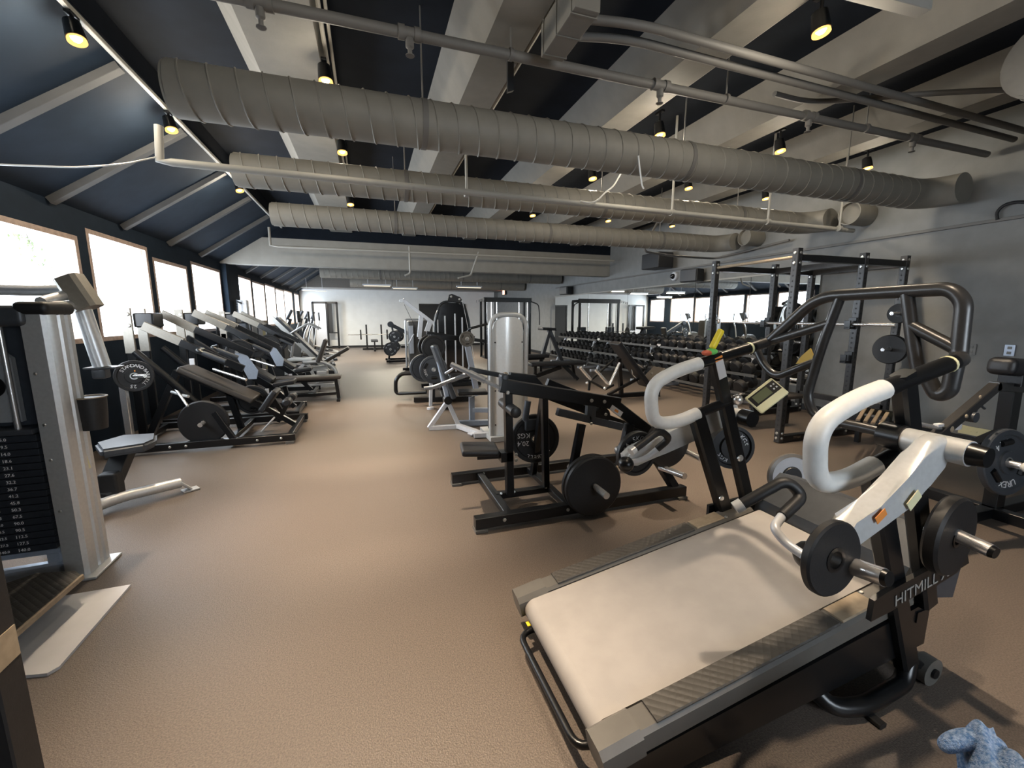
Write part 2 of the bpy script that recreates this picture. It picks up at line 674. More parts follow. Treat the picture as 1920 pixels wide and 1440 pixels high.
b = MB(); b.box(((XL + XR) / 2, 21.6, 3.1), (XR - XL, 1.2, 0.6), 0.01)
struct('trim_53', b, 'smoke_grey')
# far wall: grey end strip and dark doorways
b = MB(); b.box((6.6, YF - 0.02, 1.5), (0.2, 0.04, 3.0), 0)
struct('trim_30', b, 'wall_grey')
d = bpy.data.objects.new('door_1', None); C.link(d); d['kind'] = 'structure'
b = MB()
for x in (2.52, 3.7, 4.88):
    b.box((x, YF - 0.03, 1.08), (0.06, 0.06, 2.16), 0.004)
b.box((3.7, YF - 0.03, 2.13), (2.42, 0.06, 0.06), 0.004)
part('frame', b, 'black_metal', d)
b = MB(); b.box((3.1, YF - 0.02, 1.05), (1.12, 0.03, 2.1), 0); b.box((4.3, YF - 0.02, 1.05), (1.12, 0.03, 2.1), 0)
part('leaf', b, 'black_matte', d)

# world: bright overcast daylight
w = bpy.data.worlds.new('daylight')
scene.world = w
w.use_nodes = True
bg = w.node_tree.nodes['Background']
bg.inputs[0].default_value = (0.80, 0.90, 1.0, 1)
bg.inputs[1].default_value = 9.0
for (y0, y1, zt) in WIN:
    ld = bpy.data.lights.new('window_portal', 'AREA')
    ld.shape = 'RECTANGLE'; ld.size = y1 - y0; ld.size_y = zt - SILL
    ld.cycles.is_portal = True
    lo = bpy.data.objects.new('window_portal', ld)
    C.link(lo)
    lo.location = (XL - 0.22, (y0 + y1) / 2, (SILL + zt) / 2)
    lo.rotation_euler = (0, -PI / 2, 0)
    lo.rotation_euler = (PI / 2, 0, -PI / 2)

ld = bpy.data.lights.new('window_portal', 'AREA')  # portal of the added fill window
ld.shape = 'RECTANGLE'; ld.size = NW[1] - NW[0]; ld.size_y = NW[3] - NW[2]
ld.cycles.is_portal = True
lo = bpy.data.objects.new('window_portal', ld); C.link(lo)
lo.location = ((NW[0] + NW[1]) / 2, YN - 0.22, (NW[2] + NW[3]) / 2)
lo.rotation_euler = (PI / 2, 0, 0)

# ------------------------------------------------------------------ track lights
LAMPS = [(-1.72, 3.82), (-1.72, 5.23), (-1.66, 7.3), (-0.22, 3.83), (-0.18, 5.3), (-0.18, 7.59), (2.83, 3.82), (2.86, 5.21), (2.86, 7.35),
         (4.33, 3.74), (4.34, 5.15), (4.36, 7.29), (5.82, 3.8), (5.83, 5.2), (5.81, 7.29), (2.8, 2.21), (-0.22, 2.0), (1.3, 0.9)]
ROWN = {-1.72: 'left ceiling track', -1.66: 'left ceiling track', -0.22: 'wide ceiling beam', -0.18: 'wide ceiling beam', 2.83: 'third ceiling beam', 2.86: 'third ceiling beam', 2.8: 'third ceiling beam',
        4.33: 'fourth ceiling beam', 4.34: 'fourth ceiling beam', 4.36: 'fourth ceiling beam', 5.82: 'last ceiling beam', 5.83: 'last ceiling beam', 5.81: 'last ceiling beam', 1.3: 'second ceiling beam'}
def lamp_place(y):
    return 'behind the third duct' if y > 7 else 'behind the first duct' if y > 5 else 'just above the first duct' if y > 3 else 'in front of the first duct'
def lamp(x, y):
    z = 3.3
    zt = 3.43 if x > -1 else 3.44
    if x > 0: zt = 3.5
    o = wthing('track_light', 'small black spotlight glowing on the %s, %s' % (ROWN[x], lamp_place(y)), 'spotlight', (x, y, zt), 'ceiling spotlights')
    aim = V((0.06, -0.16, -1)).normalized() if x > -1.5 else V((0.22, -0.2, -1)).normalized()
    b = MB(); b.cyl((x, y, zt), (x, y, z + 0.07), 0.012, n=10); b.box((x, y, zt - 0.01), (0.04, 0.1, 0.02), 0.004)
    part('stem', b, 'black_metal', o)
    c = V((x, y, z + 0.05))
    b = MB(); b.lathe(c - aim * 0.06, aim, [(0.02, 0), (0.045, 0.015), (0.05, 0.06), (0.055, 0.13), (0.05, 0.13), (0.042, 0.115)], 20, caps=False)
    part('lamp_head', b, 'black_metal', o)
    b = MB(); b.lathe(c + aim * 0.045, aim, [(0.0, 0.0), (0.03, 0.0), (0.03, 0.02), (0.02, 0.034), (0, 0.038)], 16, caps=False)
    part('bulb', b, 'lamp_glow', o)
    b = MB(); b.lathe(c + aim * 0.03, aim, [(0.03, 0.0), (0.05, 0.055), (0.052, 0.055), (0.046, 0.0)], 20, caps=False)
    part('halo_ring', b, 'lamp_halo', o)  # glowing ring in the head stands in for the bulb's orange halo
    ld = bpy.data.lights.new('lamp_light', 'SPOT')
    ld.energy = LAMP_W * (3.0 if -1 < x < 0 else 2.0 if 2.5 < x < 3 else 0.9)
    ld.color = (1.0, 0.79, 0.57)
    ld.spot_size = math.radians(54 if -1 < x < 0 else 72)
    ld.spot_blend = 1.0
    ld.shadow_soft_size = 0.04
    lo = bpy.data.objects.new('lamp_light', ld)
    C.link(lo)
    lo.location = c + aim * 0.1 - V((x, y, zt))
    lo.rotation_euler = aim.to_track_quat('-Z', 'Y').to_euler()
    lo.parent = o
    # spill that washes the ceiling
    ld = bpy.data.lights.new('lamp_spill', 'POINT')
    ld.energy = SPILL_W * (2.2 if x < -1 else 0.6 if x < 0 else 1.4 if x < 3 else 0.75)
    ld.color = (1.0, 0.88, 0.70)
    ld.shadow_soft_size = 0.05
    lo = bpy.data.objects.new('lamp_spill', ld)
    C.link(lo)
    lo.location = c + aim * 0.12 - V((x, y, zt))
    lo.parent = o
LAMP_W, SPILL_W = 120, 9
for (x, y) in LAMPS:
    lamp(x, y)
# rail of the left track
b = MB(); b.beam((XT + 0.03, YN + 0.1, 3.46), (XT + 0.03, 10.9, 3.46), 0.035, 0.035); 
solo('lighting_track', b, 'pipe_light', 'pale straight lighting track where the sloped ceiling meets the flat one', 'track', loc=(XT + 0.03, 4, 3.46))
# ------------------------------------------------------------------ ducts, pipes, wires
def duct(label, y, z, x0, x1, r, pitch=0.155, elbow=True, m='duct_paint', group='spiral ducts'):
    o = wthing('spiral_duct', label, 'air duct', ((x0 + x1) / 2, y, z), group)
    b = MB()
    b.lathe((x0, y, z), (1, 0, 0), [(r * 0.93, 0.0), (r * 0.93, 0.02), (r, 0.02), (r, x1 - x0)], 40)
    if elbow:
        pts, n = [], 8
        R = 0.3
        for k in range(n + 1):
            a = k / n * PI / 2
            pts.append((x1 + R * math.sin(a), y - R + R * math.cos(a), z))
        b.tube([(x1 - 0.02, y, z)] + pts + [(x1 + R, y - R - 0.05, z)], r, n=32)
    part('pipe', b, m, o)
    b = MB()
    n = int((x1 - x0) / pitch)
    t = []
    for k in range(n * 16 + 1):
        a = k / 16 * 2 * PI
        t.append((x0 + 0.03 + (x1 - x0 - 0.06) * k / (n * 16), y + (r + 0.001) * math.cos(a), z + (r + 0.001) * math.sin(a)))
    b.tube(t, 0.0075, n=5)
    part('spiral_seam', b, m, o)
    for f in (0.22, 0.55, 0.85):
        x = x0 + (x1 - x0) * f
        b = MB()
        b.lathe((x - 0.02, y, z), (1, 0, 0), [(r + 0.006, 0), (r + 0.006, 0.04)], 32)
        b.cyl((x, y, z + r), (x, y, (ZS if y < 11 else 3.39)), 0.006, n=8)
        part('hanger', b, 'pipe_paint', o)
    return o
duct('wide grey spiral duct crossing the ceiling nearest the camera, fat bend by the right wall', 3.5, 2.94, -1.13, 6.15, 0.165)
duct('grey spiral duct second from the camera, with a pipe running along its front', 5.0, 2.91, -1.16, 6.2, 0.155)
duct('grey spiral duct third from the camera, just in front of the big girder', 6.6, 2.85, -1.15, 6.1, 0.15)
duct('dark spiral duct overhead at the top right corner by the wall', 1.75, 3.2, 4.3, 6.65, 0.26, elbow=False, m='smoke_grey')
duct('long duct crossing the rear of the hall right behind the girder', 14.2, 2.86, -1.3, 6.6, 0.2, elbow=False)
duct('long duct at the very rear of the hall in front of the white wall', 18.0, 2.86, -0.6, 6.6, 0.22, elbow=False)
# open round duct ends in the right wall
for (px, py, r, lab) in ((1592, 400, 0.15, 'short open duct stub on the right wall beside the second duct'), (1395, 445, 0.14, 'short open duct stub on the right wall beside the third duct')):
    p = aX(px, py, 6.35)
    b = MB(); b.lathe(p + V((0.34, 0, 0)), (-1, 0, 0), [(r, 0), (r, 0.34), (r - 0.012, 0.34), (r - 0.012, 0.28), (0, 0.28)], 32)
    solo('duct_stub', b, 'duct_paint', lab, 'air duct', loc=p)

# sprinkler main in front of the first duct
o = wthing('sprinkler_pipe', 'painted sprinkler pipe with hanging heads crossing above the nearest duct', 'pipe', (2.5, 3.0, 3.3), 'sprinkler pipes')
PY_, PZ_ = 3.05, 3.28
b = MB(); b.tube([(-1.6, PY_, PZ_), (6.6, PY_ + 0.02, PZ_)], 0.033, n=14)
part('pipe', b, 'pipe_paint', o)
for x in (-0.5, 0.34, 2.25, 3.85, 5.3):
    b = MB(); b.lathe((x - 0.07, PY_, PZ_), (1, 0, 0), [(0.043, 0), (0.043, 0.04), (0.036, 0.04), (0.036, 0.1), (0.043, 0.1), (0.043, 0.14)], 16)
    b.lathe((x, PY_, PZ_ - 0.03), (0, 0, -1), [(0.026, 0), (0.026, 0.05), (0.014, 0.06), (0.014, 0.09), (0.028, 0.095), (0.028, 0.1)], 12)
    part('sprinkler_head', b, 'pipe_paint', o)
for x in (1.02, 2.9, 4.6):
    b = MB(); b.cyl((x, PY_, PZ_ + 0.03), (x, PY_, ZS), 0.006, n=8); b.lathe((x - 0.012, PY_, PZ_), (1, 0, 0), [(0.04, 0), (0.04, 0.024)], 14)
    part('hanger', b, 'pipe_paint', o)

# lower pipe along the second duct
o = wthing('sprinkler_pipe', 'painted pipe along the front of the second duct, hung on short rods', 'pipe', (2.0, 4.3, 2.68), 'sprinkler pipes')
b = MB(); b.tube([(-1.46, 4.22, 2.96), (-1.48, 4.22, 2.7), (-1.4, 4.22, 2.7), (6.55, 4.35, 2.7)], 0.03, n=12)
part('pipe', b, 'pipe_light', o)
for x in (0.98, 3.42, 4.9, 6.2):
    b = MB()
    b.cyl((x, 4.3, 2.7), (x, 4.3, ZS), 0.013, n=8)
    b.lathe((x - 0.02, 4.3, 2.7), (1, 0, 0), [(0.038, 0), (0.038, 0.04)], 14)
    part('hanger', b, 'pipe_light', o)

# pipe along the front of the girder
o = wthing('sprinkler_pipe', 'thin pipe running along the top of the girder face', 'pipe', (2.0, 10.85, 3.2), 'sprinkler pipes')
b = MB(); b.tube([(-1.86, 10.3, 3.34), (-1.86, 10.3, 2.98), (-1.7, 10.3, 2.96), (6.4, 10.3, 3.0)], 0.026, n=10)
part('pipe', b, 'pipe_light', o)
b = MB(); b.tube([(0.98, 10.3, 3.1), (0.98, 10.3, 2.5), (0.86, 10.3, 2.44)], 0.022, fillet=0.05, n=8)
b.tube([(2.62, 10.3, 3.05), (2.42, 10.3, 2.5), (2.1, 10.3, 2.42)], 0.022, fillet=0.06, n=8)
part('drop', b, 'pipe_light', o)

# pair of conduits and the square duct at the top
p0, p1 = aZ(1110, 27, 3.36), aZ(1850, 215, 3.36)
for k, (dy, nm) in enumerate(((0.0, 'upper'), (-0.15, 'lower'))):
    b = MB(); b.tube([(1.36, 2.66 - dy * 1.2 + 0.1, 3.40), (1.75, 2.62 - dy, 3.36), (6.6, 2.72 - dy, 3.36)], 0.028, fillet=0.2, n=12)
    solo('conduit', b, 'pipe_paint', ['front of a pair of grey pipes leaving the square box near the top edge', 'rear of a pair of grey pipes leaving the square box near the top edge'][1 - k], 'pipe', 'pair of pipes from the box', (3.5, 2.6, 3.36))
jb = aZ(1066, 36, 3.3)
b = MB(); b.box(jb, (0.16, 0.5, 0.2), 0.008)
for dy in (-0.2, 0.0, 0.2):
    b.box(jb + V((0, dy, 0)), (0.172, 0.012, 0.212), 0.002)
solo('junction_box', b, 'beam_paint', 'square grey box under the ceiling at the top centre', 'box', loc=jb)
b = MB(); b.beam(aZ(1560, -30, 3.3), aZ(1733, 16, 3.3), 0.08, 0.06)
solo('strip_fixture', b, 'pipe_light', 'pale strip fixture entering from the top edge right of the lone spotlight', 'ceiling light', loc=aZ(1700, 10, 3.3))
b = MB(); b.tube([(3.42, 3.05, 3.4), (3.9, 3.1, 3.42), (4.6, 2.6, 3.38), (5.6, 2.2, 3.4)], 0.022, fillet=0.35, n=10)
solo('flexible_conduit', b, 'pipe_paint', 'curving flexible conduit snaking under the ceiling beams on the right', 'pipe', loc=(4.5, 2.7, 3.4))
for i, (x0, x1) in enumerate(STEMS):
    b = MB(); b.tube([(x1 + 0.045, YN + 0.2, ZB + 0.05), (x1 + 0.045, 10.9, ZB + 0.05)], 0.016, n=8); b.tube([(x1 + 0.085, YN + 0.2, ZB + 0.1), (x1 + 0.085, 10.9, ZB + 0.1)], 0.012, n=8)
    solo('conduit', b, 'pipe_light', 'straight conduit fixed along the right edge of %s' % ['the wide ceiling beam', 'the second ceiling beam', 'the third ceiling beam', 'the fourth ceiling beam', 'the ceiling beam nearest the mirror wall'][i], 'pipe', 'conduits on the beams', (x1 + 0.05, 4, ZB))
for (x, y, nm) in ((1.12, 3.42, 'first'), (1.12, 4.8, 'second')):
    b = MB(); b.prism([(x, y, ZB - 0.22), (x + 0.05, y, ZB - 0.2), (x + 0.05, y, ZB), (x + 0.02, y, ZB + 0.16), (x, y, ZB)], (0, 0.03, 0))
    solo('duct_bracket', b, 'black_matte', 'black pointed bracket standing up behind the %s duct' % nm, 'bracket', loc=(x, y, ZB))
# stray wires
b = MB(); pts = [aY(x, y, 3.9) for x, y in ((-60, 306), (60, 311), (150, 314), (230, 308), (290, 300))]
b.tube(pts[:-1] + [V((-1.5, 4.2, 2.72))], 0.006, fillet=0.15, n=6)
solo('loose_cable', b, 'cable_white', 'thin white cable sagging across the dark sloped ceiling at the left', 'cable', loc=tuple(pts[2]))
b = MB(); b.tube([aY(x, y, 3.30) for x, y in ((1197, 292), (1200, 320), (1204, 348), (1207, 354))], 0.007, fillet=0.05, n=6)
solo('loose_cable', b, 'cable_white', 'short white wire end dangling down the front of the nearest duct', 'cable', loc=tuple(aY(1200, 320, 3.3)))
b = MB(); b.tube([aY(x, y, 4.2) for x, y in ((1164, 325), (1150, 350), (1134, 361), (1120, 377), (1103, 381), (1088, 377))], 0.009, fillet=0.1, n=6)
solo('loose_cable', b, 'cable_white', 'loose white wire hanging in a curve in front of the second duct', 'cable', loc=tuple(aY(1134, 361, 4.2)))
b = MB(); b.tube([aX(x, y, 6.66) for x, y in ((1870, 412), (1868, 398), (1882, 384), (1905, 378), (1935, 380))], 0.016, fillet=0.2, n=8)
solo('wall_cable', b, 'black_matte', 'black cable looping on the right wall near the frame edge', 'cable', loc=tuple(aX(1882, 384, 6.66)))
# pipes by the right end of the girder
b = MB(); b.tube([aY(1232, 418, 6.9), aY(1208, 462, 6.9), aY(1210, 472, 6.9), aY(1260, 480, 6.9)] + [aX(1340, 485, 6.6), aX(1480, 450, 6.6)], 0.02, fillet=0.12, n=8)
solo('bent_pipe', b, 'pipe_paint', 'bent thin pipe dropping below the third duct near the mirror wall', 'pipe', loc=tuple(aY(1210, 470, 6.9)))
b = MB(); b.box(aX(1232, 490, 6.35), (0.4, 0.62, 0.34), 0.02)
solo('air_handler', b, 'black_matte', 'black box unit hanging under the third duct above the mirrors', 'ventilation unit', loc=tuple(aX(1232, 490, 6.35)))
# fluorescent fittings at the rear
for (x, y, lab) in ((-2.05, 19.6, 'short light fitting hanging near the far windows'), (0.35, 15.8, 'pale tube light under the rear ceiling, left of centre'), (1.4, 17.0, 'pale tube light under the rear ceiling, middle'), (3.6, 15.6, 'pale tube light under the rear ceiling, towards the right')):
    o = wthing('tube_light', lab, 'ceiling light', (x, y, 2.62), 'rear tube lights')
    b = MB(); b.box((x, y, 2.60), (0.95, 0.14, 0.05), 0.01)
    for xx in (x - 0.3, x + 0.3):
        b.cyl((xx, y, 2.62), (xx, y, min(3.39, 2.55 + (xx + 3.0) * 0.76 + 0.03 if xx < XT else 9)), 0.006, n=6)
    part('housing', b, 'white_steel', o)
    b = MB(); b.tube([(x - 0.44, y, 2.565), (x + 0.44, y, 2.565)], 0.014, n=8)
    part('tube', b, 'tube_glow', o)
    ld = bpy.data.lights.new('tube_lamp', 'AREA'); ld.shape = 'RECTANGLE'; ld.size = 0.9; ld.size_y = 0.1; ld.energy = 62; ld.color = (1.0, 0.9, 0.72)
    lo = bpy.data.objects.new('tube_lamp', ld); C.link(lo); lo.parent = o; lo.location = (0, 0, -0.08)
o = wthing('exit_sign', 'small glowing red exit sign high at the far corner', 'exit sign', (6.62, 20.8, 2.72))
p = V((6.60, 20.8, 2.72))
b = MB(); b.box(p, (0.06, 0.36, 0.24), 0.01); part('housing', b, 'black_matte', o)
b = MB(); b.box(p + V((-0.032, 0, 0)), (0.006, 0.33, 0.21), 0.002); part('face', b, 'exit_glow', o)
b = MB(); put_text(b, 'EXIT', 0.13, p + V((-0.037, 0, 0)), (0, -1, 0), (0, 0, 1)); part('lettering', b, 'white_print', o)
# speakers, camera, outlets on the right wall
for (px, py, lab, s) in ((1297, 517, 'black speaker box on the wall above the near mirrors', 1.0), (1061, 545, 'black speaker box on the wall above the far end of the mirrors', 1.0)):
    p = aX(px, py, 6.48)
    o = wthing('wall_speaker', lab, 'speaker', p, 'wall speakers')
    b = MB(); b.box(p, (0.24, 0.42, 0.27), 0.03, rz=0.25); part('cabinet', b, 'black_matte', o)
    b = MB(); b.box(p + V((-0.125, -0.03, 0)), (0.012, 0.37, 0.23), 0.004, rz=0.25); part('grille', b, 'vinyl', o)
    b = MB(); b.beam(p + V((0.05, 0, 0)), p + V((0.22, 0, 0)), 0.05, 0.05); part('bracket', b, 'black_metal', o)
p = aX(1260, 518, 6.6)
o = wthing('dome_camera', 'small white dome camera on the wall beside the near speaker', 'camera', p)
b = MB(); b.lathe(p + V((0.1, 0, 0)), (-1, 0, 0), [(0.1, 0), (0.1, 0.05), (0.085, 0.07)], 20); part('base', b, 'white_steel', o)
b = MB(); b.sphere(p + V((0.02, 0, 0)), 0.06, 14); part('dome', b, 'black_metal', o)
for (px, py, lab) in ((1821, 655, 'double outlet plate on the grey right wall, left of the blank plate'), (1893, 657, 'blank pale plate on the grey right wall near the frame edge')):
    p = aX(px, py, 6.69)
    o = wthing('wall_outlet', lab, 'outlet', p)
    b = MB(); b.box(p, (0.012, 0.085, 0.125), 0.004); part('cover', b, 'wall_grey' if px < 1850 else 'blue_steel', o)
    b = MB()
    for dz in (-0.028, 0.028):
        b.box(p + V((-0.007, 0, dz)), (0.006, 0.035, 0.03), 0.003)
    part('socket', b, 'smoke_grey', o)
p = aX(1842, 812, 6.68)
b = MB(); b.box(p, (0.02, 0.42, 0.1), 0.004); b.box(p + V((-0.012, 0.05, 0)), (0.006, 0.02, 0.02), 0.002); b.box(p + V((-0.012, 0.1, 0)), (0.006, 0.02, 0.02), 0.002)
solo('wall_tag', b, 'pale_yellow', 'pale yellow plate low on the right wall', 'plate', loc=p)
# mirrors on the right wall
ys = [14.72, 12.2, 10.0, 7.5, 6.1, 4.82]
for i in range(5):
    y0, y1 = ys[i + 1] + 0.006, ys[i] - 0.006
    b = MB(); b.box((XR - 0.016, (y0 + y1) / 2, 1.31), (0.014, y1 - y0, 1.82), 0)
    solo('mirror', b, 'mirror', ['wall mirror farthest from the camera, next to the dark corner', 'second wall mirror from the far end, above the small dumbbells', 'middle wall mirror, above the big dumbbells', 'fourth wall mirror from the far end, beside the rack', 'nearest wall mirror, seen through the power rack'][i], 'mirror', 'wall mirrors', (XR - 0.016, (y0 + y1) / 2, 1.31))
b = MB(); b.box((XR - 0.02, (ys[0] + ys[-1]) / 2, 2.235), (0.03, ys[0] - ys[-1], 0.03), 0.003); b.box((XR - 0.02, (ys[0] + ys[-1]) / 2, 0.385), (0.03, ys[0] - ys[-1], 0.03), 0.003)
struct('trim_31', b, 'pipe_light')
# ------------------------------------------------------------------ curved-handle sled treadmill (right foreground)
YN0, YF0 = 0.925, 1.765
sled = wthing('sled_treadmill', 'big sled treadmill with grey belt, white curved handles and silver push arms, right foreground', 'treadmill', (1.35, 1.34, 0))
def dz(x):
    return 0.195 + 0.172 * (x - 0.66)
DU = V((-0.172, 0, 1)).normalized()
X0, X1 = 0.68, 2.02
# belt wrapped round its rollers
b = MB()
n = 10
prof = []
R = 0.055
for k in range(n + 1):
    a = PI / 2 + PI * k / n
    prof.append((X0 + R * math.cos(a), dz(X0) - R + R * math.sin(a)))
for k in range(n + 1):
    a = -PI / 2 + PI * k / n
    prof.append((X1 + R * math.cos(a), dz(X1) - R + R * math.sin(a)))
b.prism([(x, 1.035, z) for x, z in prof], (0, 0.63, 0))
part('belt', b, 'belt_weave', sled)
# side rails with end caps
for (y0, y1) in ((0.93, 1.028), (1.672, 1.77)):
    yc = (y0 + y1) / 2
    b = MB(); b.beam((X0 + 0.02, yc, dz(X0 + 0.02) - 0.03), (X1 - 0.02, yc, dz(X1 - 0.02) - 0.03), y1 - y0, 0.085, bev=0.012)
    rail = part('deck_rail', b, 'smoke_grey', sled)
    b = MB(); b.beam((X0 + 0.12, yc, dz(X0 + 0.12) + 0.017), (X1 - 0.42, yc, dz(X1 - 0.42) + 0.017), y1 - y0 - 0.014, 0.012, bev=0.004)
    part('foot_grip', b, 'tread_rubber', rail)
    b = MB(); b.beam((X1 - 0.40, yc, dz(X1 - 0.40) + 0.016), (X1 - 0.22, yc, dz(X1 - 0.22) + 0.016), y1 - y0 - 0.02, 0.01, bev=0.004)
    part('foot_plate', b, 'tan', rail)
    b = MB(); b.beam((X0 - 0.075, yc, dz(X0) - 0.05), (X0 + 0.07, yc, dz(X0 + 0.07) - 0.032), y1 - y0 + 0.014, 0.105, bev=0.02)
    part('end_cap', b, 'smoke_grey', sled)
    b = MB(); b.prism([(X0 + 0.01, y0 if y0 < 1 else y1, 0.02), (X0 + 0.06, y0 if y0 < 1 else y1, 0.02), (X1 + 0.1, y0 if y0 < 1 else y1, 0.16), (X1 + 0.1, y0 if y0 < 1 else y1, dz(X1) - 0.07), (X0, y0 if y0 < 1 else y1, dz(X0) - 0.07)], (0, 0.02 if y0 < 1 else -0.02, 0))
    part('skirt', b, 'black_metal', sled)
    b = MB()
    for x in (X0 + 0.16, X1 - 0.2, X1 - 0.1):
        b.bolt((x, yc + (0.03 if y0 < 1 else -0.03), dz(x) + 0.012), DU, 0.009, 0.006)
    part('bolts', b, 'bolt_steel', sled)
# low rear step bar with warning stickers
b = MB(); b.tube([(0.72, 1.06, 0.10), (0.585, 1.05, 0.085), (0.575, 1.6, 0.085), (0.72, 1.6, 0.10)], 0.014, fillet=0.06, n=12)
part('step_bar', b, 'black_metal', sled)
for y in (1.03, 1.625):
    b = MB(); b.beam((0.62, y, 0.104), (0.66, y, 0.108), 0.03, 0.004, bev=0.001)
    part('warning_sticker', b, 'yellow', sled, label='yellow warning sticker')
# front housing with the lettering
YP = 0.878
b = MB(); b.prism([aY(x_, y_, YP) for x_, y_ in ((1633, 1166), (1640, 1127), (1662, 1112), (1750, 1064), (1812, 1026), (1817, 1056), (1700, 1128), (1672, 1146))], (0, 0.018, 0)); part('panel', b, 'black_metal', sled)
b = MB(); b.prism([(1.80, YF0 + 0.03, 0.34), (2.30, YF0 + 0.03, 0.36), (2.34, YF0 + 0.03, 0.46), (1.80, YF0 + 0.03, 0.43)], (0, 0.018, 0)); part('panel', b, 'black_metal', sled)
b = MB(); b.prism([(1.98, 0.94, 0.36), (2.30, 0.94, 0.44), (2.34, 0.94, 0.62), (2.26, 0.94, 0.67), (2.1, 0.94, 0.52)], (0, 0.05, 0)); part('bracket', b, 'black_metal', sled)
b = MB(); b.prism([(2.06, 0.96, 0.36), (2.34, 0.96, 0.30), (2.38, 0.96, 0.56), (2.24, 0.96, 0.60), (2.08, 0.96, 0.47)], (0, 0.77, 0))
part('motor_housing', b, 'graphite', sled)
b = MB()
t0, t1 = aY(1652, 1143, YP), aY(1800, 1058, YP)
tx = (t1 - t0).normalized()
put_text(b, 'HITMILL X', (t1 - t0).length / 6.6, (t0 + t1) / 2 + V((0, -0.0015, 0)), tx, V((-tx.z, 0, tx.x)))
part('lettering', b, 'grey_print', sled)
# uprights
for s, y in ((1, YN0), (-1, YF0)):
    b = MB(); b.beam((2.01, y, 0.10), (1.63, y, 0.99), 0.055, 0.085, up=(1, 0, 0), bev=0.01)
    part('upright', b, 'black_metal', sled)
    b = MB(); b.beam((2.075, y, 0.36), (1.72, y, 1.31), 0.05, 0.075, up=(1, 0, 0), bev=0.01)
    part('upright', b, 'black_metal', sled)
    # handle: black tubes and pale curved grip
    b = MB(); b.tube([(1.60, y, 1.252), (1.99, y, 1.338)], 0.029, n=14)
    b.tube([(1.61, y, 0.983), (1.80, y, 1.03), (1.93, y, 1.06)], 0.027, n=14)
    part('handle_tube', b, 'black_metal', sled)
    b = MB(); b.tube([(1.63, y, 1.259), (1.50, y, 1.23), (1.33, y, 1.16), (1.36, y, 0.955), (1.52, y, 0.955), (1.64, y, 0.99)], 0.034, fillet=0.14, n=16, seg=8)
    part('curved_grip', b, 'white_grip', sled)
    b = MB(); b.sphere((1.86, y - 0.045, 1.06), 0.03, 14); b.bolt((1.93, y - 0.03, 0.72), (0, -1, 0), 0.02, 0.012); b.bolt((1.82, y - 0.03, 0.5), (0, -1, 0), 0.016, 0.01)
    part('bolt_cap', b, 'chrome', sled)
    # pivoted silver push arm
    ya = y - 0.13 * s
    wid = 0.062
    if s > 0:
        pr = [aY(x_, y_, ya - wid / 2) for x_, y_ in ((1574, 1018), (1610, 992), (1652, 950), (1700, 900), (1734, 860), (1754, 832), (1770, 820), (1790, 822), (1796, 838), (1777, 882), (1750, 916), (1714, 947), (1664, 984), (1612, 1022), (1576, 1050))]
    else:
        pr = [aY(x_, y_, ya - wid / 2) for x_, y_ in ((1172, 855), (1188, 840), (1310, 783), (1350, 764), (1385, 752), (1392, 790), (1345, 808), (1250, 850), (1198, 876), (1175, 874))]
    pr = [(q_.x, q_.z) for q_ in pr]
    a = MB()
    a.prism([(px, ya - wid / 2, pz) for px, pz in pr], (0, wid, 0))
    a.bm.edges.ensure_lookup_table()
    rim_e = [e_ for e_ in a.bm.edges if abs(e_.verts[0].co.y - e_.verts[1].co.y) < 1e-6]
    bmesh.ops.bevel(a.bm, geom=rim_e, offset=0.024, segments=5, affect='EDGES', profile=0.5, clamp_overlap=True)
    arm = part('push_arm', a, 'silver_paint', sled, smooth=60)
    pq = aY(1762, 838, ya) if s > 0 else aY(1368, 775, ya)
    px, pz = pq.x, pq.z
    b = MB(); b.cyl((px, y, pz), (px, ya - 0.075 * s, pz), 0.04, n=18)
    part('pivot', b, 'silver_paint', arm)
    b = MB(); b.cyl((px, ya - 0.075 * s, pz), (px, ya - 0.115 * s, pz), 0.036, 0.03, n=18); part('pivot_cap', b, 'black_metal', arm)
    b = MB(); b.cyl((px, y + 0.03 * s, pz), (px, y - 0.04 * s, pz), 0.046, n=18)
    part('pivot_collar', b, 'black_metal', arm)
    eq = aY(1552, 1045, ya) if s > 0 else aY(1178, 864, ya)
    ex, ez = eq.x, eq.z
    b = MB(); b.sphere((ex - 0.035, ya + 0.03 * s, ez - 0.005), 0.043, 18)
    part('end_ball', b, 'black_metal', arm)
    tip = aY(1668, 1086, ya - 0.155) if s > 0 else V((ex + 0.06, ya + 0.2, ez))
    root_ = V((ex, ya, ez))
    b = MB(); b.cyl(root_, root_.lerp(tip, 0.93), 0.0245, n=18)
    part('loading_pin', b, 'chrome', arm)
    b = MB(); b.cyl(root_.lerp(tip, 0.93), tip, 0.0235, 0.02, n=18)
    part('pin_cap', b, 'black_metal', arm)
    # hooked grip on the inner side
    if s > 0:
        hk = [aY(1392, 945, 1.02), aY(1474, 899, 0.965), aY(1506, 930, 0.93), aY(1466, 968, 0.91), aY(1450, 990, 0.885), aY(1472, 1018, 0.85), aY(1505, 1040, 0.80)]
    else:
        hk = [aY(1190, 842, 1.73), aY(1238, 806, 1.75), aY(1256, 822, 1.79), aY(1232, 842, 1.82), aY(1212, 858, 1.83), aY(1195, 864, 1.85), aY(1176, 864, 1.88)]
    b = MB(); b.tube(hk[3:], 0.0135, fillet=0.04, n=12, seg=6)
    part('hook_tube', b, 'white_steel', arm)
    b = MB(); b.tube(hk[:4], 0.0185, fillet=0.06, n=14, seg=8)
    part('hook_grip', b, 'rubber', arm)
    b = MB(); d = (hk[0] - hk[1]).normalized(); b.cyl(hk[0], hk[0] + d * 0.028, 0.0215, n=16)
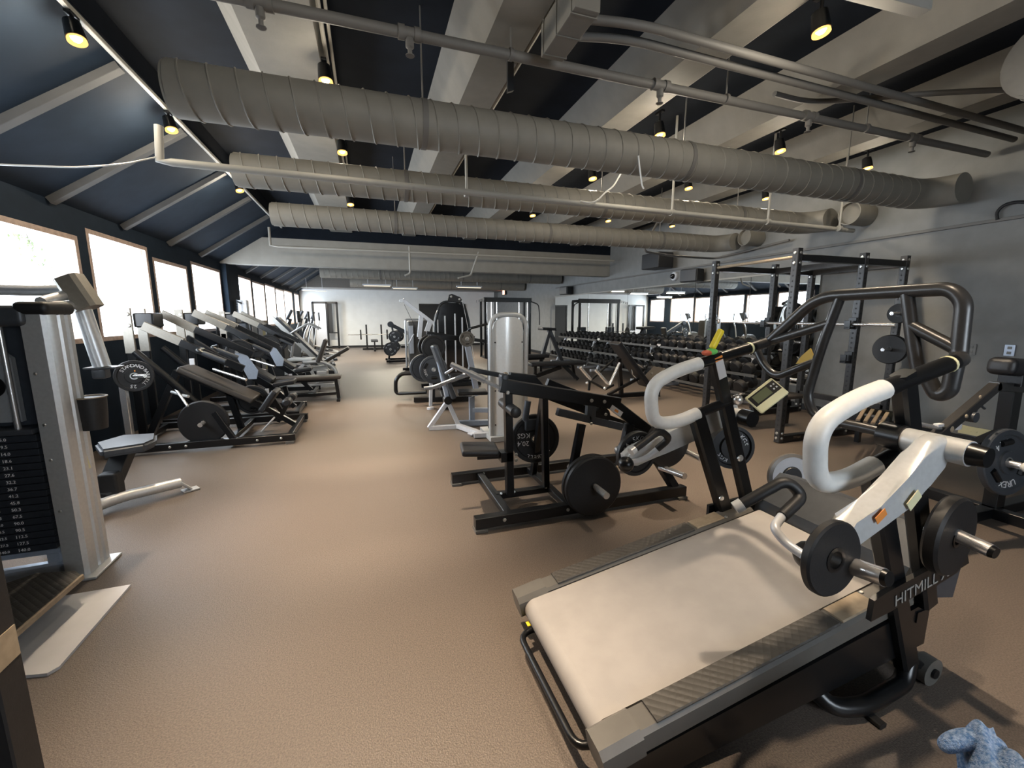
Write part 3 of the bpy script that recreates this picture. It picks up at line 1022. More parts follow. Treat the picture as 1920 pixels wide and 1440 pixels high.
    part('grip_cap', b, 'silver_paint', arm)
    # lower storage pin near the base
    if s > 0:
        r0, r1 = V((2.0, y - 0.01, 0.72)), aY(1868, 1038, 0.73)
        b = MB(); b.cyl(r0, r0.lerp(r1, 0.93), 0.0245, n=18)
        part('storage_pin', b, 'chrome', sled)
        b = MB(); b.cyl(r0.lerp(r1, 0.93), r1, 0.0235, 0.02, n=18)
        part('pin_cap', b, 'black_metal', sled)
    # stabiliser foot and transport wheel
    b = MB(); b.tube([(2.02, y, 0.11), (1.97, y - 0.02 * s, 0.045), (1.70, y - 0.04 * s, 0.04), (1.56, y + 0.0 * s, 0.05), (1.54, y + 0.09 * s, 0.14)], 0.032, fillet=0.12, n=12)
    part('base_tube', b, 'black_metal', sled)
    b = MB(); b.cyl((2.12, y - 0.04 * s, 0.06), (2.12, y + 0.01 * s, 0.06), 0.058, n=22)
    wheel = part('transport_wheel', b, 'smoke_grey', sled)
    b = MB(); b.cyl((2.12, y - 0.05 * s, 0.06), (2.12, y + 0.02 * s, 0.06), 0.02, n=14); b.beam((2.03, y, 0.12), (2.12, y - 0.02 * s, 0.06), 0.03, 0.03)
    part('axle', b, 'black_metal', wheel)
b = MB(); b.beam((1.72, YN0 - 0.1, 0.012), (1.72, YN0 + 0.02, 0.012), 0.035, 0.02)
part('foot_pad', b, 'rubber', sled)
b = MB(); b.beam((2.0, YN0, 0.13), (2.0, YF0, 0.13), 0.06, 0.06); b.beam((2.06, YN0, 0.30), (2.06, YF0, 0.30), 0.05, 0.05); b.beam((0.74, 0.95, 0.06), (0.74, 1.75, 0.06), 0.06, 0.06)
part_split('crossbar', b, 'black_metal', sled)
# upper guard frame
g = [aX(x, y, 2.1) for x, y in ((1440, 642), (1535, 556), (1700, 546), (1783, 541), (1808, 565), (1797, 672))]
pts = [V((1.97, YF0, 1.335)), V((2.04, YF0, 1.35))] + g + [V((2.04, YN0, 1.345)), V((1.97, YN0, 1.335))]
b = MB(); b.tube(pts, 0.027, fillet=0.09, n=14, seg=7)
part('guard_frame', b, 'rack_metal', sled)
b = MB()
b.tube([aX(x, y, 2.1) for x, y in ((1578, 551), (1540, 650), (1512, 745), (1530, 785), (1620, 802), (1700, 822))], 0.022, fillet=0.09, n=12)
b.tube([aX(x, y, 2.1) for x, y in ((1700, 546), (1712, 640), (1722, 700))], 0.024, n=12)
b.tube([aX(x, y, 2.1) for x, y in ((1560, 605), (1445, 640))], 0.022, n=12)
b.tube([aX(x, y, 2.1) for x, y in ((1534, 676), (1455, 707), (1432, 685), (1418, 655))], 0.02, fillet=0.07, n=12)
b.tube([aX(x, y, 2.1) for x, y in ((1708, 610), (1795, 655))], 0.024, n=12)
b.tube([aX(x, y, 2.1) for x, y in ((1735, 700), (1757, 742), (1780, 735), (1792, 680))], 0.027, fillet=0.06, n=12)
part('guard_brace', b, 'rack_metal', sled)
b = MB(); b.lathe((1.955, YN0, 1.33), V((0.39, 0, 0.086)), [(0.031, 0), (0.031, 0.012)], 14); b.lathe((1.955, YF0, 1.33), V((0.39, 0, 0.086)), [(0.031, 0), (0.031, 0.012)], 14)
part('collar_ring', b, 'pale_yellow', sled)
# console
cn = aY(1437, 742, 1.62)
cf = ((CAM - cn).normalized() + V((0, 0, 0.35))).normalized()
cr = RT * 0.82 + UP * 0.57
cr = (cr - cf * cr.dot(cf)).normalized()
cu = cf.cross(cr)
rm = Matrix((cr, cu, cf)).transposed()
b = MB(); b.box(cn, (0.17, 0.115, 0.022), 0.012, rot=rm)
con = part('console', b, 'pale_yellow', sled)
b = MB(); b.box(cn + cf * 0.011 + cu * 0.012, (0.155, 0.06, 0.003), 0.001, rot=rm); part('console_face', b, 'black_metal', con)
b = MB(); b.box(cn + cf * 0.0135 - cr * 0.015 + cu * 0.012, (0.09, 0.045, 0.002), 0.001, rot=rm); part('screen', b, 'lcd', con)
b = MB()
for k in range(4):
    b.box(cn + cf * 0.0135 + cr * (0.048 + 0.016 * (k % 2)) + cu * (0.022 - 0.02 * (k // 2)), (0.008, 0.008, 0.002), 0.001, rot=rm)
part('button', b, 'white_print', con)
b = MB(); b.tube([cn - cf * 0.015, (1.90, 1.70, 1.08), (1.86, YF0, 1.06)], 0.01, n=8); part('console_bracket', b, 'black_metal', con)
# resistance lever and sticker on the far upright
q = V((1.70, YF0 - 0.01, 1.285))
b = MB(); b.sphere(q + V((-0.005, 0, 0.035)), 0.03, 14, (1.2, 0.8, 0.6)); part('lever_hub', b, 'green', sled)
b = MB(); b.sphere(q + V((-0.04, -0.005, 0.03)), 0.026, 12, (1.2, 0.8, 0.6)); part('lever_hub', b, 'red', sled)
b = MB(); b.pad(q + V((-0.005, 0, 0.05)), q + V((0.04, -0.01, 0.15)), 0.035, 0.03, (0, 1, 0), 0.014); part('lever', b, 'yellow', sled)
dd = V((1.72 - 2.075, 0, 1.31 - 0.36)).normalized()
c0 = V((1.72, YF0 - 0.0265, 1.31)) - dd * 0.14
b = MB(); b.beam(c0, c0 + dd * 0.10, 0.003, 0.05, up=(1, 0, 0), bev=0); part('sticker', b, 'white_board', sled)
b = MB(); b.beam(c0 + dd * 0.10, c0 + dd * 0.122, 0.003, 0.05, up=(1, 0, 0), bev=0); part('sticker', b, 'orange', sled)
b = MB(); b.box(aY(1652, 968, 0.7555), (0.045, 0.002, 0.026), 0, rot=Matrix.Rotation(-0.6, 3, 'Y')); part('sticker', b, 'orange', sled)
b = MB(); b.box(aY(1714, 938, 0.7555), (0.06, 0.003, 0.035), 0.001, rot=Matrix.Rotation(-0.75, 3, 'Y')); part('sticker', b, 'pale_yellow', sled)

# plates on the sled
q = aY(1558, 1046, 0.735)
plate('small black weight plate on the near push arm of the sled treadmill', q, (0.02, -1, 0.05), 0.107, 0.026, plain=True, group='sled plates')
plate('black weight plate reading 4.5 KGS on the far push arm of the sled treadmill', tuple(aY(1193, 850, 1.965)), (0.05, -1, 0.02), 0.13, 0.035, words=[('10', 0.04, -1.25, 0.2, 0.68), ('4.5KGS', 0.042, -0.15, 0.3, 0.68)], group='sled plates')
plate('black weight plate on the lower pin at the front of the sled treadmill', (2.0, 0.86, 0.70), (0.1, -1, 0), 0.15, 0.05, plain=True, group='sled plates')
plate('ridged black weight plate between the far uprights of the sled treadmill', (2.16, 2.02, 0.68), (-0.35, -1, 0.05), 0.14, 0.07, words=[('10 KGS', 0.04, 0.6, 0.3, 0.62), ('10 KGS', 0.04, 3.4, 0.3, 0.62)], group='sled plates')
# grey rimmed disc standing beyond the belt
p = aY(1483, 893, 2.03)
o = wthing('balance_disc', 'round white and grey rimmed disc with black centre standing beyond the sled belt', 'disc', p)
ax = V((-0.35, -1, 0.12)).normalized()
b = MB(); b.lathe(p, ax, [(0.0, -0.01), (0.14, -0.01), (0.14, 0.01), (0.0, 0.01)], 36, caps=False); part('disc', b, 'white_board', o)
b = MB(); b.lathe(p, ax, [(0.138, -0.02), (0.16, -0.012), (0.16, 0.012), (0.138, 0.02), (0.138, -0.02)], 36, caps=False); part('rim', b, 'smoke_grey', o)
b = MB(); b.lathe(p + ax * 0.011, ax, [(0.07, 0), (0.062, 0.012), (0, 0.012)], 28); part('centre', b, 'black_matte', o)
b = MB(); b.beam(p + V((0, 0.02, 0)), (p.x + 0.02, p.y + 0.08, 0.02), 0.06, 0.05); b.box((p.x + 0.02, p.y + 0.08, 0.012), (0.26, 0.2, 0.024)); part('stand', b, 'black_metal', o)
# ------------------------------------------------------------------ black plate-loaded rear row machine, centre
row = wthing('plate_loaded_row', 'low black plate-loaded machine with small seat pad in the centre foreground', 'gym machine', (1.5, 3.16, 0))
NR, FR, MY = 2.72, 3.60, 3.05
b = MB(); b.beam((0.64, NR, 0.065), (2.44, NR, 0.065), 0.07, 0.08); part('base_rail', b, 'black_metal', row)
b = MB(); b.beam((0.64, FR, 0.065), (2.44, FR, 0.065), 0.07, 0.08); part('base_rail', b, 'black_metal', row)
for x in (0.9, 1.38):
    b = MB(); b.beam((x, NR, 0.07), (x, FR, 0.07), 0.06, 0.05); part('cross_rail', b, 'black_metal', row)
b = MB(); b.beam((0.9, 3.09, 0.075), (1.38, 3.09, 0.075), 0.06, 0.05); part('cross_rail', b, 'black_metal', row)
b = MB()
for x in (0.68, 2.40):
    for y in (NR, FR):
        b.box((x, y, 0.012), (0.09, 0.1, 0.024))
part('foot', b, 'smoke_grey', row)
b = MB()
for x in (0.85, 1.35): b.bolt((x, NR - 0.035, 0.07), (0, -1, 0), 0.014)
for x in (0.94, 1.05, 1.33): b.bolt((x, 3.09 - 0.03, 0.1), (0, -1, 0.5), 0.012)
for x in (0.9, 1.38): b.bolt((x + 0.03, FR - 0.035, 0.085), (0, -1, 0.2), 0.012)
part('bolt', b, 'bolt_steel', row)
# posts
b = MB(); b.beam((1.01, MY, 0.09), (0.995, MY, 0.93), 0.06, 0.06, up=(0, 1, 0)); part('post', b, 'black_metal', row)
b = MB(); b.beam((1.34, MY + 0.03, 0.09), (1.30, MY, 0.88), 0.05, 0.055, up=(0, 1, 0)); part('post', b, 'black_metal', row)
b = MB(); b.beam((1.36, 3.42, 0.09), (1.30, 3.06, 0.88), 0.05, 0.055, up=(0, 1, 0)); part('post', b, 'black_metal', row)
# boom
P = lambda x, y: aY(x, y, MY - 0.04)
b = MB(); b.beam(P(938, 722), P(1160, 757), 0.055, 0.105, bev=0.006); b.beam(P(1148, 757), P(1262, 845), 0.055, 0.1, bev=0.006); part('boom', b, 'black_metal', row)
b = MB(); b.beam(P(1045, 772), P(1165, 800) , 0.05, 0.06); b.beam(P(1108, 757), P(1106, 790), 0.05, 0.08, up=(1, 0, 0)); part('link_arm', b, 'graphite', row)
b = MB()
for q in ((950, 735), (1106, 750), (1130, 752)): b.bolt(P(*q) + V((0, -0.028, 0)), (0, -1, 0), 0.016)
for q in ((1131, 775), (1104, 792)): b.bolt(P(*q) + V((0, -0.04, 0)), (0, -1, 0), 0.014)
part('bolt', b, 'bolt_steel', row)
b = MB(); b.lathe(P(1128, 779) + V((0, -0.02, 0)), (0, 1, 0), [(0.07, 0), (0.07, 0.06)], 24); part('cam_wheel', b, 'black_metal', row)
q = P(1152, 770)
b = MB(); dv = (P(1160, 780) - P(1140, 760)).normalized(); b.beam(P(1142, 762) + V((0, -0.03, 0)), P(1162, 776) + V((0, -0.03, 0)), 0.003, 0.045, bev=0); part('sticker', b, 'white_board', row)
b = MB(); b.beam(P(1149, 767) + V((0, -0.032, 0)), P(1155, 771) + V((0, -0.032, 0)), 0.003, 0.02, bev=0); part('sticker', b, 'orange', row)
# far moving arm
F = lambda x, y: aY(x, y, 3.45)
b = MB(); b.beam(F(878, 692), F(962, 708), 0.05, 0.04); b.beam(F(955, 707), F(1003, 712), 0.05, 0.085); b.beam(F(1000, 712), F(1026, 742), 0.05, 0.07, up=(1, 0, 0.5)); part('lever_arm', b, 'black_metal', row)
b = MB(); b.beam(F(1024, 740), F(1180, 800), 0.05, 0.075); b.beam(F(1026, 716), F(1100, 745), 0.05, 0.06); part('lever_arm', b, 'black_metal', row)
# handle
b = MB(); b.tube([aY(846, 683, 3.28), aY(880, 699, 3.2)], 0.021, n=14); part('handle_grip', b, 'mid_steel', row)
b = MB(); b.tube([aY(880, 699, 3.2), aY(910, 714, 3.12)], 0.026, n=14); part('handle_grip', b, 'mid_steel', row)
b = MB(); b.tube([aY(795, 728, 3.3), aY(812, 726, 3.3), aY(878, 700, 3.25)], 0.013, fillet=0.03, n=10); b.tube([aY(908, 713, 3.12), aY(938, 728, 3.02)], 0.016, n=10); b.tube([aY(852, 690, 3.28), aY(836, 700, 3.4)], 0.012, n=8); part('handle_tube', b, 'mid_steel', row)
b = MB(); b.box(aY(944, 716, 3.03), (0.06, 0.09, 0.13), 0.02); part('pivot_block', b, 'graphite', row)
b = MB(); b.box(aY(948, 703, 3.03), (0.03, 0.04, 0.04), 0.008); part('latch', b, 'tan', row)
# seat and roller pads
b = MB(); b.pad((0.64, 3.16, 0.47), (0.93, 3.12, 0.455), 0.26, 0.055, (0, 0, 1)); seat = part('seat', b, 'vinyl', row)
b = MB(); b.beam((0.76, 3.12, 0.415), (1.03, 3.08, 0.415), 0.06, 0.05); b.box((0.98, 3.07, 0.41), (0.1, 0.1, 0.08)); part('seat_bracket', b, 'black_metal', row)
b = MB(); b.bolt((1.05, 3.01, 0.43), (0, -1, 0), 0.014); b.bolt((1.05, 3.01, 0.385), (0, -1, 0), 0.014); part('bolt', b, 'bolt_steel', row)
b = MB(); b.lathe((1.0, 2.86, 0.80), (0.05, 1, 0), [(0.02, 0), (0.042, 0.015), (0.042, 0.4), (0.02, 0.42)], 18); part('roller_pad', b, 'vinyl', row)
# plate pins and right leg
b = MB(); b.cyl((1.54, MY, 0.262), (1.52, 2.43, 0.262), 0.0245, n=18); part('loading_pin', b, 'chrome', row)
q = aY(1254, 832, 2.95)
b = MB(); b.cyl(q, q + V((0.02, -0.36, -0.02)), 0.0245, n=18); part('loading_pin', b, 'chrome', row)
b = MB(); b.cyl(aY(1238, 876, 2.78), aY(1284, 893, 2.50), 0.0245, n=18); part('storage_pin', b, 'chrome', row)
b = MB(); b.beam(aY(1205, 818, 2.9), (2.36, NR + 0.02, 0.09), 0.06, 0.07, up=(1, 0, 0)); part('leg', b, 'black_metal', row)
b = MB(); b.beam((1.56, 2.9, 0.66), (1.46, 2.9, 0.12), 0.05, 0.06, up=(1, 0, 0)); part('leg', b, 'black_metal', row)
b = MB(); b.beam(aY(1180, 795, 3.0), aY(1163, 872, 3.0), 0.06, 0.07, up=(1, 0, 0)); b.beam(aY(1176, 806, 3.0), aY(1255, 835, 3.0), 0.055, 0.08); part('leg', b, 'black_metal', row)
b = MB(); b.tube([aY(990, 752, 3.3), aY(985, 785, 3.3), aY(996, 800, 3.3)], 0.028, n=12); b.box(aY(1000, 795, 3.3), (0.16, 0.06, 0.1), 0.01); part('plate_carrier', b, 'graphite', row)
plate('large black rubber plate, outer of two on the front pin of the central row machine', (1.52, 2.62, 0.262), (0, -1, 0), 0.228, 0.045, plain=True, group='row machine plates')
plate('large black rubber plate, inner of two on the front pin of the central row machine', (1.52, 2.672, 0.262), (0, -1, 0), 0.228, 0.045, plain=True, group='row machine plates')
q = aY(1254, 832, 2.72)
plate('large black plate at the tail end of the central row machine', (q.x, 2.74, q.z), (0, -1, 0), 0.205, 0.05, plain=True, group='row machine plates')
q = aY(1003, 822, 3.3)
pk = plate('black plate with white 20.4 KGS lettering behind the central row machine posts', q, (-0.15, -1, 0.05), 0.215, 0.04, words=[('BARBELL', 0.05, -0.2, 0.2, 0.76)], updir=(0, 0, -1), group='row machine plates')
b = MB(); put_text(b, '20.4', 0.062, q + V((-0.115, -0.018, -0.03)), (-1, 0.15, 0), (0, 0, -1)); put_text(b, 'KGS', 0.062, q + V((-0.11, -0.018, 0.04)), (-1, 0.15, 0), (0, 0, -1)); part('number', b, 'white_print', pk)
# ------------------------------------------------------------------ left foreground selectorized station
st = wthing('weight_stack_station', 'silver weight stack station with numbered dark stack and cup holder at the left edge', 'gym machine', (-2.0, 3.2, 0))
b = MB()
# upright with grooved side
cx, cy = -1.665, 3.02
prof = [(-0.055, -0.1), (0.03, -0.1), (0.05, -0.085), (0.055, -0.06), (0.055, -0.02), (0.043, -0.012), (0.043, 0.0), (0.055, 0.008), (0.055, 0.04), (0.043, 0.048), (0.043, 0.06), (0.055, 0.07), (0.055, 0.1), (-0.055, 0.1)]
b.prism([(cx + u, cy + v, 0.01) for u, v in prof], (0, 0, 1.53))
part('upright', b, 'silver', st)
b = MB(); b.box((cx, cy, 0.008), (0.2, 0.28, 0.016), 0.006); part('foot_plate', b, 'silver', st)
b = MB()
for z in (1.2, 0.92, 0.72, 0.42): b.bolt((cx - 0.03, cy - 0.1, z), (0, -1, 0), 0.008, 0.005)
part('bolt', b, 'bolt_steel', st)
b = MB(); b.box((-2.12, 3.0, 1.505), (0.86, 0.2, 0.11), 0.03); part('head_housing', b, 'graphite', st)
b = MB(); b.box((cx - 0.0, cy, 1.545), (0.15, 0.24, 0.07), 0.03); part('cap', b, 'black_matte', st)
b = MB(); b.tube([(-2.6, 3.42, 1.665), (-1.9, 3.38, 1.655), (-1.64, 3.3, 1.66)], 0.032, n=14); part('crossbar', b, 'silver', st)
b = MB(); b.tube([(cx, cy + 0.05, 1.56), (-1.67, 3.3, 1.57)], 0.026, n=14); b.tube([(-1.72, 3.1, 1.58), (-1.68, 3.36, 1.655)], 0.03, n=12); part('arm_tube', b, 'silver', st)
b = MB(); b.beam((-1.685, 3.3, 1.735), (-1.605, 3.3, 1.55), 0.13, 0.115, up=(1, 0, 0), bev=0.02); part('arm_bracket', b, 'warm_steel', st)
b = MB(); b.tube([(-1.655, 3.32, 1.56), (-1.60, 3.32, 1.19)], 0.044, n=18); part('swing_column', b, 'silver', st)
b = MB(); b.box((-1.59, 3.32, 1.185), (0.16, 0.12, 0.012), 0.004); b.box((-1.60, 3.30, 1.15), (0.07, 0.07, 0.06), 0.01); part('swing_foot', b, 'graphite', st)
# shroud and its rail
b = MB(); b.prism([(-2.5, 3.0, 0.93), (-1.83, 3.0, 0.93), (-1.83, 3.0, 1.28), (-1.86, 3.0, 1.31), (-2.5, 3.0, 1.31)], (0, 0.03, 0)); part('shroud', b, 'silver', st)
b = MB(); b.lathe((-1.93, 2.998, 1.13), (0, -1, 0), [(0.06, 0), (0.06, 0.004), (0.052, 0.006), (0, 0.006)], 28); part('badge', b, 'black_metal', st)
b = MB(); b.tube([(-1.835, 2.97, 1.46), (-1.835, 2.97, 0.9)], 0.014, n=12); part('guide_rod', b, 'chrome', st)
b = MB(); b.box((-2.15, 3.1, 1.16), (0.86, 0.05, 0.62), 0.005); part('panel', b, 'graphite', st)
b = MB(); b.box((-2.15, 2.99, 0.885), (0.8, 0.14, 0.03), 0.006); part('stack_cap', b, 'graphite', st)
b = MB()
for k in range(17):
    b.box((-2.12, 3.0, 0.2 + k * 0.0395 + 0.018), (0.76, 0.15, 0.037), 0.004)
part('weight_stack', b, 'stack_plate', st)
nums = ['5.0', '9.5', '14.0', '18.6', '23.1', '27.6', '32.2', '36.7', '41.2', '45.8', '50.3', '67.5', '90.0', '90.5', '112.5', '127.5', '140.0']
b = MB()
for k, s in enumerate(nums[::-1]):
    put_text(b, s, 0.024, (-1.878, 2.9235, 0.218 + k * 0.0395), (1, 0, 0), (0, 0, 1))
    put_text(b, s, 0.02, (-1.96, 2.9235, 0.218 + k * 0.0395), (1, 0, 0), (0, 0, 1))
part('number_label', b, 'white_print', st)
b = MB(); b.beam((-2.55, 2.99, 0.175), (-1.74, 2.99, 0.175), 0.08, 0.03); part('stack_base', b, 'blue_steel', st)
b = MB(); b.beam((-2.55, 2.9, 0.06), (-1.70, 2.98, 0.06), 0.06, 0.09, bev=0.012); b.beam((-1.78, 2.99, 0.03), (-1.78, 2.99, 0.165), 0.06, 0.07, up=(0, 1, 0)); part('base_frame', b, 'blue_steel', st)
# cup holder
q = aY(168, 745, 3.12)
b = MB(); b.lathe(q, (0, 0, -1), [(0.075, 0), (0.07, 0.10), (0.062, 0.19), (0, 0.19)], 24); b.tube([q + V((-0.055, 0, -0.05)), q + V((-0.08, -0.03, -0.16)), q + V((-0.05, 0, -0.19))], 0.012, n=8); part('cup_holder', b, 'black_matte', st)
b = MB(); b.lathe(q + V((0, 0, 0.0)), (0, 0, 1), [(0.07, 0), (0.08, 0.0), (0.08, 0.006), (0.07, 0.006), (0.07, 0)], 28, caps=False); part('cup_rim', b, 'tan', st)
b = MB(); b.beam(q + V((-0.13, -0.05, 0.22)), q + V((-0.04, -0.05, -0.42)), 0.03, 0.03, up=(1, 0, 0)); part('bar', b, 'pale_yellow', st)
# seat, its post and the foot tube
b = MB(); b.prism([(-2.14, 4.18, 0.43), (-1.98, 3.92, 0.43), (-1.74, 4.02, 0.43), (-1.72, 4.16, 0.43), (-1.80, 4.38, 0.43), (-2.05, 4.4, 0.43)], (0, 0, 0.07))
bmesh.ops.bevel(b.bm, geom=b.bm.edges[:], offset=0.02, segments=3, affect='EDGES'); part('seat', b, 'graphite', st)
b = MB(); b.beam((-1.93, 4.15, 0.44), (-2.02, 3.98, 0.12), 0.1, 0.12, up=(1, 0, 0)); b.box((-1.98, 4.0, 0.2), (0.12, 0.12, 0.2), 0.02); part('seat_post', b, 'black_matte', st)
b = MB(); b.tube([(-2.0, 3.3, 0.08), (-2.02, 3.86, 0.085), (-1.9, 3.98, 0.095), (-1.6, 4.18, 0.09)], 0.042, fillet=0.06, n=16); part('foot_tube', b, 'silver', st)
b = MB(); b.beam((-1.61, 4.175, 0.10), (-1.55, 4.215, 0.02), 0.085, 0.02); b.box((-1.55, 4.215, 0.008), (0.12, 0.09, 0.014), 0.004, rz=0.6); part('foot', b, 'silver', st)

# step plate, white board, near black post
o = wthing('step_platform', 'dark ribbed step plate with a pale edge at the foot of the weight stack station', 'step', (-1.75, 2.5, 0))
b = MB(); b.prism([(-1.52, 2.20, 0.13), (-1.505, 2.66, 0.13), (-1.56, 2.72, 0.13), (-1.74, 2.76, 0.13), (-2.1, 2.5, 0.13), (-2.1, 2.2, 0.13)], (0, 0, 0.022)); part('tread', b, 'tread_rubber', o)
b = MB(); b.beam((-1.515, 2.20, 0.142), (-1.50, 2.66, 0.142), 0.014, 0.03); part('edge_strip', b, 'tan', o)
b = MB(); b.beam((-1.95, 2.35, 0.13), (-2.0, 2.35, 0.0), 0.05, 0.05, up=(0, 1, 0)); b.beam((-1.8, 2.6, 0.13), (-1.85, 2.8, 0.03), 0.05, 0.05, up=(1, 0, 0)); part('bracket', b, 'black_metal', o)
b = MB(); b.prism([(-1.34, 2.735, 0.0), (-1.335, 2.14, 0.0), (-1.36, 2.11, 0.0), (-1.46, 2.13, 0.0), (-1.66, 2.13, 0.0), (-1.66, 2.73, 0.0)], (0, 0, 0.014))
solo('white_board', b, 'white_board', 'flat white board lying on the floor beside the step plate', 'board', loc=(-1.5, 2.4, 0))
o = wthing('machine_post', 'black square post with a tan sticker cutting the bottom left corner', 'post', (-0.845, 1.16, 0))
b = MB(); b.beam((-0.845, 1.16, 0.02), (-0.845, 1.16, 1.05), 0.075, 0.075, up=(0, 1, 0)); part('post', b, 'black_matte', o)
b = MB(); b.box((-0.845, 1.16, 0.01), (0.2, 0.3, 0.02)); part('foot_plate', b, 'black_metal', o)
b = MB(); b.box((-0.8065, 1.16, 0.765), (0.003, 0.06, 0.075), 0); part('sticker', b, 'tan', o)

# ------------------------------------------------------------------ first plate-loaded machine of the left row
m1 = wthing('incline_row_machine', 'black incline machine with long brown pad and big plates, nearest of the left row', 'gym machine', (-1.8, 6.0, 0))
for y in (5.5, 6.62):
    b = MB(); b.beam((-2.75, y, 0.075), (-0.9, y, 0.075), 0.07, 0.08); part('base_rail', b, 'black_metal', m1)
for x in (-0.97, -1.6, -2.6):
    b = MB(); b.beam((x, 5.5, 0.075), (x, 6.62, 0.075), 0.06, 0.06); part('cross_rail', b, 'black_metal', m1)
b = MB()
for x in (-0.96, -2.68):
    for y in (5.5, 6.62): b.box((x, y, 0.016), (0.09, 0.1, 0.032))
part('foot', b, 'smoke_grey', m1)
b = MB()
for x in (-1.05, -1.3, -2.0, -2.15): b.bolt((x, 5.465, 0.075), (0, -1, 0), 0.014)
part('bolt', b, 'bolt_steel', m1)
b = MB(); b.pad((-2.14, 6.05, 0.90), (-1.40, 6.05, 0.47), 0.42, 0.07, (0.5, 0, 0.86)); part('back_pad', b, 'vinyl_brown', m1)
b = MB(); b.beam((-2.2, 6.05, 0.86), (-1.36, 6.05, 0.38), 0.07, 0.08); b.beam((-1.4, 6.05, 0.41), (-0.99, 6.05, 0.10), 0.06, 0.06); b.beam((-1.7, 6.05, 0.58), (-1.6, 6.05, 0.1), 0.07, 0.07, up=(0, 1, 0)); b.beam((-2.2, 6.05, 0.86), (-2.55, 6.05, 0.1), 0.07, 0.08, up=(0, 1, 0)); part('spine', b, 'black_metal', m1)
b = MB(); b.pad((-1.33, 6.0, 0.33), (-1.15, 6.0, 0.58), 0.34, 0.07, (-0.8, 0, 0.55)); part('seat_pad', b, 'vinyl', m1)
b = MB(); b.beam((-1.18, 6.05, 0.15), (-1.03, 6.05, 0.42), 0.05, 0.05, up=(0, 1, 0)); b.cyl((-1.03, 5.86, 0.44), (-1.03, 6.25, 0.44), 0.02, n=10); part('ankle_post', b, 'black_metal', m1)
b = MB(); b.lathe((-1.02, 5.76, 0.44), (0, 1, 0), [(0.03, 0), (0.05, 0.015), (0.05, 0.17), (0.03, 0.185)], 18); part('ankle_roller', b, 'vinyl', m1)
b = MB(); b.lathe((-1.02, 6.15, 0.44), (0, 1, 0), [(0.03, 0), (0.05, 0.015), (0.05, 0.17), (0.03, 0.185)], 18); part('ankle_roller', b, 'vinyl', m1)
b = MB(); b.pad((-1.30, 5.72, 0.12), (-1.16, 5.72, 0.27), 0.14, 0.02, (-1, 0, 1)); part('foot_plate', b, 'silver', m1)
b = MB(); b.beam((-1.72, 5.55, 0.42), (-1.55, 5.52, 0.1), 0.06, 0.06, up=(0, 1, 0)); b.beam((-1.35, 6.55, 0.45), (-1.2, 6.6, 0.1), 0.06, 0.06, up=(0, 1, 0)); part_split('leg', b, 'black_metal', m1)
b = MB(); b.tube([(-2.45, 5.72, 1.12), (-2.1, 5.7, 0.72), (-1.78, 5.68, 0.34)], 0.04, n=12); b.tube([(-2.45, 6.38, 1.12), (-2.1, 6.4, 0.72), (-1.55, 6.42, 0.40)], 0.04, n=12); part_split('lever_arm', b, 'black_metal', m1)
b = MB(); b.cyl((-1.83, 5.72, 0.32), (-1.83, 5.42, 0.31), 0.0245, n=16); part('loading_pin', b, 'chrome', m1)
b = MB(); b.cyl((-1.5, 6.4, 0.42), (-1.5, 6.2, 0.42), 0.0245, n=16); part('loading_pin', b, 'chrome', m1)
b = MB(); b.tube([(-2.25, 5.95, 0.62), (-2.0, 5.6, 0.62), (-1.95, 5.55, 0.62)], 0.016, n=10); b.tube([(-2.2, 5.8, 0.78), (-1.95, 5.5, 0.52)], 0.014, n=10); part('handle', b, 'silver', m1)
b = MB(); b.cyl((-2.5, 5.5, 0.88), (-2.24, 5.36, 0.89), 0.02, n=14); b.beam((-2.5, 5.5, 0.9), (-2.5, 5.5, 0.1), 0.06, 0.06, up=(0, 1, 0)); part('storage_pin', b, 'chrome', m1)
b = MB(); b.beam((-2.48, 5.44, 0.94), (-2.34, 5.44, 0.94), 0.05, 0.02); b.sphere((-2.44, 5.44, 0.90), 0.018, 10); part('pin_tag', b, 'orange', m1)
for yy in (6.08, 6.42):
    b = MB(); b.beam((-2.64, yy + 0.02, 0.08), (-2.64, yy + 0.02, 1.2), 0.08, 0.05, up=(0, 1, 0)); part('post', b, 'black_metal', m1)
    b = MB(); b.beam((-2.64, yy, 1.08), (-2.64, yy, 1.60), 0.10, 0.03, up=(0, 1, 0)); u = part('upright', b, 'warm_steel', m1, label='flat tan steel upright')
    b = MB()
    for z in (1.53, 1.40): b.bolt((-2.62, yy - 0.018, z), (0, -1, 0), 0.02, 0.012)
    part('bolt', b, 'bolt_steel', u)
b = MB(); b.box((-2.5, 6.25, 1.46), (0.2, 0.28, 0.17), 0.02); part('pivot_block', b, 'black_metal', m1)
for yy in (6.0, 6.5):
    b = MB(); b.beam((-2.46, yy, 1.54 if yy > 6.2 else 1.40), (-2.1, yy, 1.33 if yy > 6.2 else 1.2), 0.05, 0.1); part('lever_tube', b, 'warm_steel', m1)
    b = MB(); b.beam((-2.12, yy, 1.34 if yy > 6.2 else 1.2), (-1.5, yy, 1.0 if yy > 6.2 else 0.86), 0.055, 0.085); part('lever_beam', b, 'black_metal', m1)
    b = MB(); b.tube([(-1.9, yy, 1.12), (-1.9, yy - 0.22, 1.12), (-1.66, yy - 0.22, 1.0)], 0.018, fillet=0.05, n=10); part('handle', b, 'black_metal', m1)
    b = MB(); b.tube([(-1.84, yy - 0.22, 1.09), (-1.62, yy - 0.22, 0.98)], 0.027, n=12); part('grip', b, 'graphite', m1)
b = MB(); b.box((-1.98, 5.86, 0.98), (0.05, 0.02, 0.075)); part('sticker', b, 'white_board', m1)
